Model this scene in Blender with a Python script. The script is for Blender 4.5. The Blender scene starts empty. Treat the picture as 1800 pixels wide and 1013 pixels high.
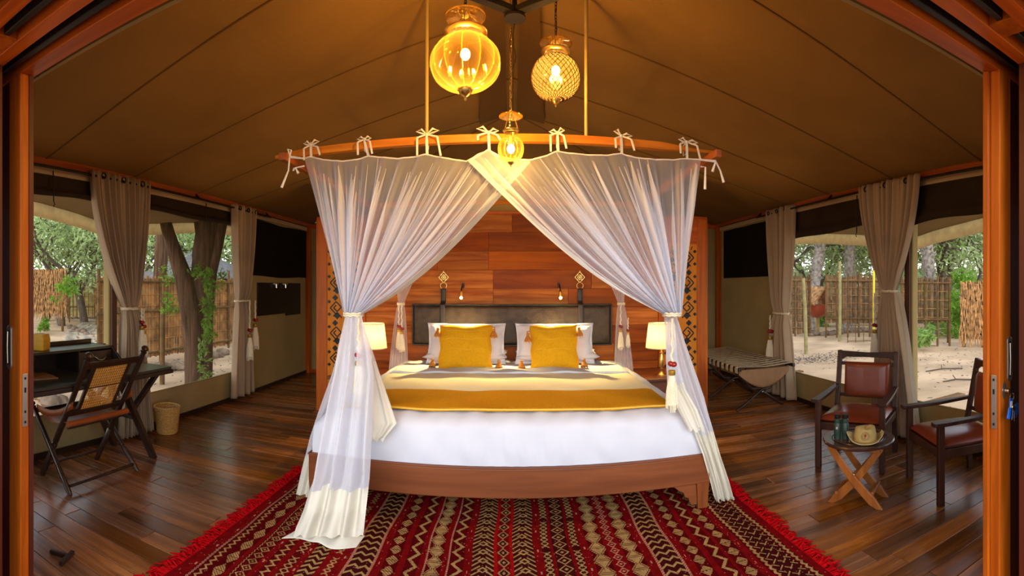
import bpy, math, random
import numpy as np
from mathutils import Vector, Matrix

S = bpy.context.scene
COL = S.collection
PI = math.pi
F, CX, CY, ZC = 860.0, 900.0, 506.5, 1.4      # cylindrical panorama: pixels per radian, image centre, eye height

# ------------------------------------------------------------------ camera, sky, sun, exposure
cam = bpy.data.cameras.new('camera')
cam_o = bpy.data.objects.new('camera', cam)
COL.objects.link(cam_o)
cam_o.location = (0, 0, ZC)
cam_o.rotation_euler = (PI / 2, 0, 0)
cam.type = 'PANO'
cam.panorama_type = 'CENTRAL_CYLINDRICAL'
cam.central_cylindrical_range_u_min = -900 / F
cam.central_cylindrical_range_u_max = 900 / F
cam.central_cylindrical_range_v_min = -506.5 / F
cam.central_cylindrical_range_v_max = 506.5 / F
cam.central_cylindrical_radius = 1.0
cam.clip_start = 0.02
cam.clip_end = 400
S.camera = cam_o

w = bpy.data.worlds.new('sky')
S.world = w
w.use_nodes = True
nt = w.node_tree
nt.nodes.clear()
wo = nt.nodes.new('ShaderNodeOutputWorld')
bg = nt.nodes.new('ShaderNodeBackground')
tc = nt.nodes.new('ShaderNodeTexCoord')
sx = nt.nodes.new('ShaderNodeSeparateXYZ')
rp = nt.nodes.new('ShaderNodeValToRGB')
rp.color_ramp.elements[0].position = 0.0
rp.color_ramp.elements[0].color = (0.97, 0.955, 0.90, 1)
rp.color_ramp.elements[1].position = 0.6
rp.color_ramp.elements[1].color = (0.62, 0.74, 0.95, 1)
nt.links.new(tc.outputs['Generated'], sx.inputs[0])
nt.links.new(sx.outputs['Z'], rp.inputs[0])
nt.links.new(rp.outputs[0], bg.inputs[0])
bg.inputs[1].default_value = 2.5
nt.links.new(bg.outputs[0], wo.inputs[0])

sun = bpy.data.lights.new('hazy_sun', 'SUN')
sun.energy = 3.2
sun.angle = math.radians(50)
sun.color = (1.0, 0.97, 0.93)
sun_o = bpy.data.objects.new('hazy_sun', sun)
COL.objects.link(sun_o)
sun_o.location = (0, -8, 8)
# behind the camera, low: it shines in through the open front of the tent
sun_o.rotation_euler = Vector((0.06, 1.0, -0.22)).to_track_quat('-Z', 'Y').to_euler()

vs = S.view_settings
vs.view_transform = 'Standard'
vs.look = 'None'
vs.gamma = 1.0
vs.use_curve_mapping = False
vs.exposure = 0.0
cy = S.cycles
cy.use_denoising = True
cy.max_bounces = 8
cy.diffuse_bounces = 4
cy.glossy_bounces = 3
cy.transmission_bounces = 6
cy.transparent_max_bounces = 24
cy.sample_clamp_indirect = 6.0
cy.caustics_reflective = False
cy.caustics_refractive = False


def at(px, py, r):
    """the point seen at a pixel of the photograph, at horizontal distance r"""
    a = (px - CX) / F
    return Vector((r * math.sin(a), r * math.cos(a), ZC + (CY - py) / F * r))


def atY(px, py, Y):
    return at(px, py, Y / math.cos((px - CX) / F))


def atX(px, py, X):
    return at(px, py, X / math.sin((px - CX) / F))


def atZ(px, py, z):
    return at(px, py, (ZC - z) * F / (py - CY))


# ------------------------------------------------------------------ materials
def nodes(name):
    m = bpy.data.materials.new(name)
    m.use_nodes = True
    t = m.node_tree
    return m, t, t.nodes['Principled BSDF']


def plain(name, c, rough=0.5, metal=0.0, noise=0.0, nscale=20.0, bump=0.0, bscale=200.0, spec=0.5, emis=None, es=0.0, sheen=0.0, coat=0.0):
    m, t, b = nodes(name)
    b.inputs['Base Color'].default_value = (*c, 1)
    b.inputs['Roughness'].default_value = rough
    b.inputs['Metallic'].default_value = metal
    b.inputs['Specular IOR Level'].default_value = spec
    b.inputs['Sheen Weight'].default_value = sheen
    b.inputs['Coat Weight'].default_value = coat
    if emis:
        b.inputs['Emission Color'].default_value = (*emis, 1)
        b.inputs['Emission Strength'].default_value = es
    tc = t.nodes.new('ShaderNodeTexCoord')
    if noise:
        n = t.nodes.new('ShaderNodeTexNoise')
        n.inputs['Scale'].default_value = nscale
        n.inputs['Detail'].default_value = 4
        t.links.new(tc.outputs['Object'], n.inputs['Vector'])
        r = t.nodes.new('ShaderNodeValToRGB')
        r.color_ramp.elements[0].position = 0.3
        r.color_ramp.elements[1].position = 0.7
        r.color_ramp.elements[0].color = (*[x * (1 - noise) for x in c], 1)
        r.color_ramp.elements[1].color = (*[min(1, x * (1 + noise)) for x in c], 1)
        t.links.new(n.outputs[0], r.inputs[0])
        t.links.new(r.outputs[0], b.inputs['Base Color'])
    if bump:
        n2 = t.nodes.new('ShaderNodeTexNoise')
        n2.inputs['Scale'].default_value = bscale
        n2.inputs['Detail'].default_value = 3
        t.links.new(tc.outputs['Object'], n2.inputs['Vector'])
        bm_ = t.nodes.new('ShaderNodeBump')
        bm_.inputs['Strength'].default_value = bump
        bm_.inputs['Distance'].default_value = 0.01
        t.links.new(n2.outputs[0], bm_.inputs['Height'])
        t.links.new(bm_.outputs[0], b.inputs['Normal'])
    return m


def wood(name, c1, c2, axis='X', rough=0.35, scale=9.0, vary=0.35, bump=0.08, coat=0.0, spec=0.5, hue=0.0):
    """grain stretched along one axis, each object a shade of its own"""
    m, t, b = nodes(name)
    tc = t.nodes.new('ShaderNodeTexCoord')
    oi = t.nodes.new('ShaderNodeObjectInfo')
    mp = t.nodes.new('ShaderNodeMapping')
    sc = {'X': (0.07, 1, 1), 'Y': (1, 0.07, 1), 'Z': (1, 1, 0.07)}[axis]
    mp.inputs['Scale'].default_value = sc
    add = t.nodes.new('ShaderNodeVectorMath')
    add.operation = 'MULTIPLY_ADD'
    cmb = t.nodes.new('ShaderNodeCombineXYZ')
    for i in range(3):
        t.links.new(oi.outputs['Random'], cmb.inputs[i])
    t.links.new(cmb.outputs[0], add.inputs[0])
    add.inputs[1].default_value = (31, 17, 23)
    t.links.new(tc.outputs['Object'], add.inputs[2])
    t.links.new(add.outputs[0], mp.inputs[0])
    n = t.nodes.new('ShaderNodeTexNoise')
    n.inputs['Scale'].default_value = scale * 2.2
    n.inputs['Detail'].default_value = 6
    n.inputs['Roughness'].default_value = 0.6
    n.inputs['Distortion'].default_value = 0.6
    t.links.new(mp.outputs[0], n.inputs['Vector'])
    r = t.nodes.new('ShaderNodeValToRGB')
    r.color_ramp.elements[0].position = 0.32
    r.color_ramp.elements[1].position = 0.68
    r.color_ramp.elements[0].color = (*c1, 1)
    r.color_ramp.elements[1].color = (*c2, 1)
    t.links.new(n.outputs[0], r.inputs[0])
    hs = t.nodes.new('ShaderNodeHueSaturation')
    ma = t.nodes.new('ShaderNodeMapRange')
    ma.inputs['To Min'].default_value = 1 - vary
    ma.inputs['To Max'].default_value = 1 + vary
    t.links.new(oi.outputs['Random'], ma.inputs[0])
    t.links.new(ma.outputs[0], hs.inputs['Value'])
    if hue:
        wn = t.nodes.new('ShaderNodeTexWhiteNoise')
        wn.noise_dimensions = '1D'
        t.links.new(oi.outputs['Random'], wn.inputs['W'])
        mh = t.nodes.new('ShaderNodeMapRange')
        mh.inputs['To Min'].default_value = 1 - hue
        mh.inputs['To Max'].default_value = 1 + hue * 0.4
        t.links.new(wn.outputs['Value'], mh.inputs[0])
        t.links.new(mh.outputs[0], hs.inputs['Saturation'])
    t.links.new(r.outputs[0], hs.inputs['Color'])
    t.links.new(hs.outputs[0], b.inputs['Base Color'])
    mr = t.nodes.new('ShaderNodeMapRange')
    mr.inputs['To Min'].default_value = rough - 0.08
    mr.inputs['To Max'].default_value = rough + 0.15
    t.links.new(n.outputs[0], mr.inputs[0])
    t.links.new(mr.outputs[0], b.inputs['Roughness'])
    b.inputs['Coat Weight'].default_value = coat
    b.inputs['Coat Roughness'].default_value = 0.15
    b.inputs['Specular IOR Level'].default_value = spec
    bp = t.nodes.new('ShaderNodeBump')
    bp.inputs['Strength'].default_value = bump
    bp.inputs['Distance'].default_value = 0.01
    t.links.new(n.outputs[0], bp.inputs['Height'])
    t.links.new(bp.outputs[0], b.inputs['Normal'])
    return m


def sheer(name, c, lo, hi, transl=0.5):
    """see-through woven net: threads cover more of the view the more it is seen edge-on"""
    m, t, b = nodes(name)
    t.nodes.remove(b)
    out = t.nodes['Material Output']
    d = t.nodes.new('ShaderNodeBsdfDiffuse')
    d.inputs[0].default_value = (*c, 1)
    tl = t.nodes.new('ShaderNodeBsdfTranslucent')
    tl.inputs[0].default_value = (*c, 1)
    mx = t.nodes.new('ShaderNodeMixShader')
    mx.inputs[0].default_value = transl
    t.links.new(d.outputs[0], mx.inputs[1])
    t.links.new(tl.outputs[0], mx.inputs[2])
    tr = t.nodes.new('ShaderNodeBsdfTransparent')
    lw = t.nodes.new('ShaderNodeLayerWeight')
    lw.inputs[0].default_value = 0.5
    mr = t.nodes.new('ShaderNodeMapRange')
    mr.inputs['To Min'].default_value = lo
    mr.inputs['To Max'].default_value = hi
    t.links.new(lw.outputs['Facing'], mr.inputs[0])
    m2 = t.nodes.new('ShaderNodeMixShader')
    t.links.new(mr.outputs[0], m2.inputs[0])
    t.links.new(tr.outputs[0], m2.inputs[1])
    t.links.new(mx.outputs[0], m2.inputs[2])
    t.links.new(m2.outputs[0], out.inputs[0])
    return m


def cloth(name, c, transl=0.25, noise=0.06, weave=400.0, c2=None):
    m, t, b = nodes(name)
    out = t.nodes['Material Output']
    tc = t.nodes.new('ShaderNodeTexCoord')
    n = t.nodes.new('ShaderNodeTexNoise')
    n.inputs['Scale'].default_value = weave
    n.inputs['Detail'].default_value = 2
    t.links.new(tc.outputs['Object'], n.inputs['Vector'])
    r = t.nodes.new('ShaderNodeValToRGB')
    r.color_ramp.elements[0].color = (*[x * (1 - noise * 3) for x in c], 1)
    r.color_ramp.elements[1].color = (*[min(1, x * (1 + noise * 3)) for x in (c2 or c)], 1)
    t.links.new(n.outputs[0], r.inputs[0])
    t.links.new(r.outputs[0], b.inputs['Base Color'])
    b.inputs['Roughness'].default_value = 0.85
    b.inputs['Specular IOR Level'].default_value = 0.15
    tl = t.nodes.new('ShaderNodeBsdfTranslucent')
    t.links.new(r.outputs[0], tl.inputs[0])
    mx = t.nodes.new('ShaderNodeMixShader')
    mx.inputs[0].default_value = transl
    t.links.new(b.outputs[0], mx.inputs[1])
    t.links.new(tl.outputs[0], mx.inputs[2])
    t.links.new(mx.outputs[0], out.inputs[0])
    bp = t.nodes.new('ShaderNodeBump')
    bp.inputs['Strength'].default_value = 0.12
    bp.inputs['Distance'].default_value = 0.004
    t.links.new(n.outputs[0], bp.inputs['Height'])
    t.links.new(bp.outputs[0], b.inputs['Normal'])
    return m


def thin_glass(name, tint, body, bodyf=0.25, gloss=0.12, mottled=0.0):
    """thin blown glass: lets light through, tinted, with a little scattering and a shine"""
    m, t, b = nodes(name)
    t.nodes.remove(b)
    out = t.nodes['Material Output']
    tr = t.nodes.new('ShaderNodeBsdfTransparent')
    tr.inputs[0].default_value = (*tint, 1)
    tl = t.nodes.new('ShaderNodeBsdfTranslucent')
    tl.inputs[0].default_value = (*body, 1)
    gl = t.nodes.new('ShaderNodeBsdfGlossy')
    gl.inputs[0].default_value = (1, 0.85, 0.5, 1)
    gl.inputs['Roughness'].default_value = 0.08
    mx = t.nodes.new('ShaderNodeMixShader')
    mx.inputs[0].default_value = bodyf
    if mottled:
        lw0 = t.nodes.new('ShaderNodeLayerWeight')
        lw0.inputs[0].default_value = 0.35
        mr0 = t.nodes.new('ShaderNodeMapRange')
        mr0.inputs['To Min'].default_value = bodyf
        mr0.inputs['To Max'].default_value = min(0.95, bodyf + mottled)
        t.links.new(lw0.outputs['Facing'], mr0.inputs[0])
        t.links.new(mr0.outputs[0], mx.inputs[0])
    t.links.new(tr.outputs[0], mx.inputs[1])
    t.links.new(tl.outputs[0], mx.inputs[2])
    fr = t.nodes.new('ShaderNodeLayerWeight')
    fr.inputs[0].default_value = 0.3
    mr = t.nodes.new('ShaderNodeMapRange')
    mr.inputs['To Min'].default_value = gloss * 0.5
    mr.inputs['To Max'].default_value = gloss * 4
    t.links.new(fr.outputs['Facing'], mr.inputs[0])
    m2 = t.nodes.new('ShaderNodeMixShader')
    t.links.new(mr.outputs[0], m2.inputs[0])
    t.links.new(mx.outputs[0], m2.inputs[1])
    t.links.new(gl.outputs[0], m2.inputs[2])
    t.links.new(m2.outputs[0], out.inputs[0])
    return m


def glow(name, c, s):
    m, t, b = nodes(name)
    b.inputs['Base Color'].default_value = (*c, 1)
    b.inputs['Emission Color'].default_value = (*c, 1)
    b.inputs['Emission Strength'].default_value = s
    return m


M = {}
M['plank'] = wood('floor_wood', (0.105, 0.030, 0.006), (0.35, 0.125, 0.026), 'X', 0.22, 7, 0.48, 0.10, hue=0.15)
M['subfloor'] = plain('subfloor', (0.02, 0.009, 0.005), 0.6)
M['deck'] = wood('deck_wood', (0.10, 0.05, 0.025), (0.2, 0.1, 0.05), 'X', 0.5)
M['panelwood'] = wood('wall_board', (0.17, 0.028, 0.002), (0.43, 0.105, 0.006), 'X', 0.45, 4, 0.22, 0.05, spec=0.12, hue=0.05)
M['wornwood'] = wood('worn_wall_board', (0.22, 0.040, 0.003), (0.55, 0.19, 0.035), 'X', 0.45, 8, 0.15, 0.05, spec=0.12)
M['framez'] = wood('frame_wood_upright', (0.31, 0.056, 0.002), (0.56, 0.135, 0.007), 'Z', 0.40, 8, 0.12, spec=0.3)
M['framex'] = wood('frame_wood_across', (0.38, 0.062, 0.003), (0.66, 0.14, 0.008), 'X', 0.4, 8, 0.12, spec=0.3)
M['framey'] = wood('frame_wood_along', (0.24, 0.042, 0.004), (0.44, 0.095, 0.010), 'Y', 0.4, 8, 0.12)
M['darkred'] = wood('dark_red_wood', (0.07, 0.011, 0.004), (0.13, 0.022, 0.006), 'Z', 0.45, 8, 0.1)
M['bedx'] = wood('bed_wood_across', (0.115, 0.028, 0.006), (0.195, 0.053, 0.013), 'X', 0.42, 6, 0.06, spec=0.3)
M['bedy'] = wood('bed_wood_along', (0.15, 0.045, 0.018), (0.24, 0.075, 0.030), 'Y', 0.42, 6, 0.06)
M['bedz'] = wood('bed_wood_upright', (0.125, 0.030, 0.006), (0.21, 0.057, 0.014), 'Z', 0.42, 6, 0.06, spec=0.3)
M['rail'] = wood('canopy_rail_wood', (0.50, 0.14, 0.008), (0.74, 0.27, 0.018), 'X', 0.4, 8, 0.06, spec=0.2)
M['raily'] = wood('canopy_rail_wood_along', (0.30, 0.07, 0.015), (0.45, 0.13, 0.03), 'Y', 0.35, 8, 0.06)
M['fret'] = wood('fret_wood', (0.50, 0.155, 0.008), (0.70, 0.26, 0.018), 'Z', 0.45, 6, 0.05, spec=0.2)
M['dark'] = wood('dark_wood', (0.018, 0.008, 0.005), (0.040, 0.018, 0.011), 'Z', 0.28, 8, 0.12, coat=0.3)
M['darky'] = wood('dark_wood_along', (0.016, 0.008, 0.005), (0.034, 0.017, 0.012), 'Y', 0.3, 8, 0.12)
M['chairwood'] = wood('armchair_wood', (0.028, 0.010, 0.006), (0.075, 0.026, 0.013), 'Z', 0.36, 8, 0.12, spec=0.35)
M['postwood'] = wood('dark_post_wood', (0.05, 0.016, 0.006), (0.11, 0.035, 0.012), 'Z', 0.5, 8, 0.1)
M['tabletop'] = wood('table_top_wood', (0.035, 0.013, 0.008), (0.075, 0.028, 0.018), 'X', 0.3, 8, 0.08, coat=0.3)
M['tableleg'] = wood('table_leg_wood', (0.22, 0.062, 0.009), (0.40, 0.13, 0.016), 'Z', 0.35, 8, 0.35)
M['stand'] = wood('nightstand_wood', (0.10, 0.026, 0.009), (0.19, 0.055, 0.018), 'X', 0.4, 8, 0.1)
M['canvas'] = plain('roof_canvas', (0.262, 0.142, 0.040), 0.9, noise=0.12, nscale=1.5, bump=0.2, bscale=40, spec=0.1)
M['seam'] = plain('roof_seam', (0.19, 0.10, 0.030), 0.9, spec=0.1)
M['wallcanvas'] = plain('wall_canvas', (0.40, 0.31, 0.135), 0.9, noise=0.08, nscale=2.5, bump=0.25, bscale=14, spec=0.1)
M['blind'] = plain('dark_blind', (0.035, 0.023, 0.014), 0.9, noise=0.15, nscale=4, spec=0.1)
M['net_dark'] = plain('dark_netting', (0.012, 0.008, 0.006), 0.9, bump=0.2, bscale=8, spec=0.1)
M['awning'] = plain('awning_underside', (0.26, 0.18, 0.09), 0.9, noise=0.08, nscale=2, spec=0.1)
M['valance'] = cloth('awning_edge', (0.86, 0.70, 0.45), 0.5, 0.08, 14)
M['webbing'] = plain('cream_webbing', (0.42, 0.31, 0.18), 0.9)
M['screen'] = sheer('insect_screen', (0.30, 0.24, 0.14), 0.05, 0.25, 0.4)
M['net'] = sheer('bed_net', (0.90, 0.92, 1.0), 0.25, 0.85, 0.42)
M['net3'] = sheer('bed_net_folded', (0.90, 0.92, 1.0), 0.42, 0.95, 0.42)
M['net2'] = sheer('bed_net_gathered', (0.90, 0.92, 1.0), 0.62, 0.99, 0.42)
M['hem'] = cloth('cream_cotton', (0.80, 0.77, 0.66), 0.25, 0.02, 300)
M['tie'] = cloth('white_tape', (0.88, 0.84, 0.78), 0.1, 0.02, 300)
M['drape'] = cloth('taupe_linen', (0.53, 0.40, 0.27), 0.22, 0.09, 260)
M['lining'] = cloth('pale_lining', (0.66, 0.60, 0.48), 0.3, 0.02, 260)
M['sheet'] = plain('white_cotton', (0.57, 0.59, 0.67), 0.85, noise=0.02, nscale=6, bump=0.25, bscale=9, spec=0.10)
M['lamplitsheet'] = plain('lamplit_white_cotton', (0.74, 0.68, 0.50), 0.85, noise=0.02, nscale=6, bump=0.12, bscale=9, spec=0.1)  # white cotton with the yellow lamplight mixed into its colour
M['mustard'] = plain('mustard_weave', (0.62, 0.29, 0.012), 0.9, noise=0.12, nscale=90, bump=0.3, bscale=260, spec=0.03)
M['mustard2'] = plain('mustard_cushion_weave', (0.66, 0.33, 0.010), 0.9, noise=0.10, nscale=90, bump=0.35, bscale=260, spec=0.05)
M['mustardline'] = plain('pale_stripe_thread', (0.74, 0.46, 0.07), 0.9)
M['ochre'] = plain('ochre_tassel_wool', (0.52, 0.19, 0.020), 0.95, noise=0.25, nscale=80, bump=0.6, bscale=150)
M['leather'] = plain('grey_brown_leather', (0.050, 0.034, 0.022), 0.45, noise=0.4, nscale=14, bump=0.35, bscale=90, spec=0.3)
M['strap'] = plain('dark_strap_leather', (0.022, 0.017, 0.015), 0.45, bump=0.3, bscale=120)
M['tan'] = plain('tan_leather', (0.225, 0.040, 0.014), 0.27, noise=0.14, nscale=7, bump=0.10, bscale=120, coat=0.15)
M['sling'] = plain('saddle_leather', (0.30, 0.075, 0.014), 0.45, noise=0.18, nscale=9, bump=0.15, bscale=120, spec=0.3)
M['brass'] = plain('brass', (0.72, 0.47, 0.14), 0.28, 1.0)
M['gold'] = plain('gilt_ornament', (0.90, 0.62, 0.20), 0.32, 0.8)
M['steel'] = plain('brushed_steel', (0.55, 0.50, 0.42), 0.33, 0.9)
M['black'] = plain('black_metal', (0.010, 0.009, 0.008), 0.4, 0.3)
M['blackpl'] = plain('black_track', (0.008, 0.005, 0.004), 0.5)
M['iron'] = plain('dark_steel', (0.012, 0.008, 0.006), 0.6, 0.2)
M['polem'] = plain('bronze_pole', (0.46, 0.33, 0.13), 0.45, 0.0)
M['rope'] = plain('cream_cord', (0.86, 0.78, 0.58), 0.9, noise=0.12, nscale=120, bump=0.5, bscale=200)
M['redbead'] = plain('red_bead', (0.28, 0.015, 0.008), 0.25)
M['goldbead'] = plain('gold_bead', (0.60, 0.38, 0.06), 0.3, 0.7)
M['bulb'] = glow('bulb_glow', (1.0, 0.80, 0.40), 22)
M['spotbulb'] = glow('spot_bulb_glow', (1.0, 0.80, 0.35), 60)
M['amber'] = thin_glass('amber_glass', (1.0, 0.84, 0.46), (0.8, 0.42, 0.07), 0.02, 0.06, 0.18)
M['amberrib'] = thin_glass('amber_glass_rib', (1.0, 0.84, 0.48), (0.9, 0.55, 0.14), 0.10, 0.10, 0.15)
M['mosaic'] = thin_glass('mosaic_glass', (1.0, 0.80, 0.45), (0.9, 0.55, 0.16), 0.07, 0.10, 0.10)
M['clearrim'] = thin_glass('clear_disc_glass', (1.0, 0.92, 0.70), (0.9, 0.6, 0.2), 0.07, 0.14, 0.25)
M['lattice'] = plain('bronze_lattice', (0.045, 0.018, 0.004), 0.6, 0.2)
M['shade'] = cloth('pleated_shade', (0.85, 0.74, 0.54), 0.55, 0.02, 200)
M['yellow'] = plain('yellow_box_card', (0.62, 0.36, 0.025), 0.5, noise=0.08, nscale=12)
M['yellowdark'] = plain('ochre_box_side', (0.40, 0.20, 0.025), 0.5)
M['mat'] = plain('brown_folder', (0.26, 0.13, 0.05), 0.6, noise=0.1)
M['greentop'] = plain('desk_leather_top', (0.040, 0.036, 0.026), 0.28, noise=0.2, nscale=8)
M['cane'] = plain('woven_cane', (0.85, 0.44, 0.09), 0.55, noise=0.1, nscale=40)
M['wicker'] = plain('wicker', (0.62, 0.37, 0.10), 0.6, noise=0.3, nscale=60, bump=0.4, bscale=150)
M['khaki'] = plain('khaki_cotton', (0.46, 0.33, 0.11), 0.9, noise=0.08, nscale=30, bump=0.2, bscale=200)
M['khakiedge'] = plain('khaki_edge_tape', (0.56, 0.44, 0.20), 0.9)
M['badge'] = plain('badge_red', (0.30, 0.03, 0.015), 0.8)
M['badgeline'] = plain('badge_brown', (0.20, 0.06, 0.025), 0.8)
M['green'] = plain('binocular_green', (0.022, 0.050, 0.036), 0.38, bump=0.2, bscale=200)
M['blue'] = plain('blue_plastic', (0.010, 0.11, 0.52), 0.3)
M['white'] = plain('white_plastic', (0.75, 0.75, 0.72), 0.4)
M['silver'] = plain('silver_metal', (0.75, 0.72, 0.66), 0.25, 1.0)
M['strapdark'] = plain('dark_webbing', (0.022, 0.015, 0.010), 0.8)
M['strapcream'] = plain('beige_webbing', (0.52, 0.42, 0.26), 0.9)
M['mirror'] = plain('dark_smoked_panel', (0.010, 0.005, 0.004), 0.25)
# rug
RED = [('rug_red', (0.165, 0.003, 0.004)), ('rug_cream', (0.37, 0.23, 0.085)), ('rug_brown', (0.045, 0.004, 0.004)),
       ('rug_bright', (0.32, 0.005, 0.005)), ('rug_pale', (0.42, 0.20, 0.12)), ('rug_dark', (0.085, 0.002, 0.003))]
for nme, c in RED:
    M[nme] = plain(nme, c, 0.95, noise=0.22, nscale=25, bump=0.5, bscale=220, spec=0.02)
# outdoors
M['sand'] = plain('sand', (0.48, 0.32, 0.185), 0.95, noise=0.28, nscale=1.1, bump=1.0, bscale=4.0, spec=0.05)
M['path'] = plain('stone_path', (0.46, 0.36, 0.25), 0.95, noise=0.25, nscale=2.5, bump=0.6, bscale=4, spec=0.05)
M['stone'] = plain('grey_stone', (0.20, 0.14, 0.095), 0.95, noise=0.5, nscale=5, bump=0.8, bscale=8, spec=0.05)
M['bark'] = wood('bark', (0.030, 0.016, 0.010), (0.15, 0.085, 0.050), 'Z', 0.9, 10, 0.05, bump=1.0, spec=0.05)
M['barkfar'] = plain('grey_bark', (0.085, 0.060, 0.043), 0.95, noise=0.45, nscale=5, bump=1.0, bscale=10)
M['palm'] = plain('palm_bark', (0.22, 0.19, 0.16), 0.95, noise=0.6, nscale=9, bump=1.0, bscale=9)
for k, c in (('leaf1', (0.24, 0.38, 0.09)), ('leaf2', (0.42, 0.54, 0.22)), ('leaf3', (0.15, 0.32, 0.025)), ('leaf4', (0.38, 0.46, 0.24))):
    M[k] = cloth(k, c, 0.45, 0.12, 3.0)
M['reed'] = plain('reed', (0.32, 0.145, 0.036), 0.9, noise=0.6, nscale=5, bump=0.5, bscale=30)
M['reeddark'] = plain('weathered_reed', (0.135, 0.068, 0.026), 0.9, noise=0.6, nscale=6, bump=0.5, bscale=30)
M['thatch'] = plain('thatch_straw', (0.40, 0.19, 0.060), 0.9, noise=0.6, nscale=9, bump=0.5, bscale=30)
M['greythatch'] = plain('grey_thatch', (0.13, 0.12, 0.11), 0.95, noise=0.4, nscale=8, bump=0.8, bscale=20)
M['pole'] = plain('weathered_pole', (0.125, 0.070, 0.028), 0.95, noise=0.35, nscale=8, bump=0.5, bscale=20, spec=0.05)
M['polegreen'] = plain('mossy_pole', (0.25, 0.21, 0.08), 0.9, noise=0.3, nscale=8, bump=0.5, bscale=20)
M['bamboo'] = plain('yellow_bamboo', (0.42, 0.30, 0.10), 0.7, noise=0.25, nscale=5)
M['tentwhite'] = plain('white_tent_canvas', (0.75, 0.73, 0.68), 0.9)
M['redpot'] = plain('red_clay', (0.42, 0.05, 0.02), 0.4)
M['yellowpole'] = plain('yellow_painted_pole', (0.72, 0.55, 0.02), 0.5)

# ------------------------------------------------------------------ mesh building
MW = {}


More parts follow.
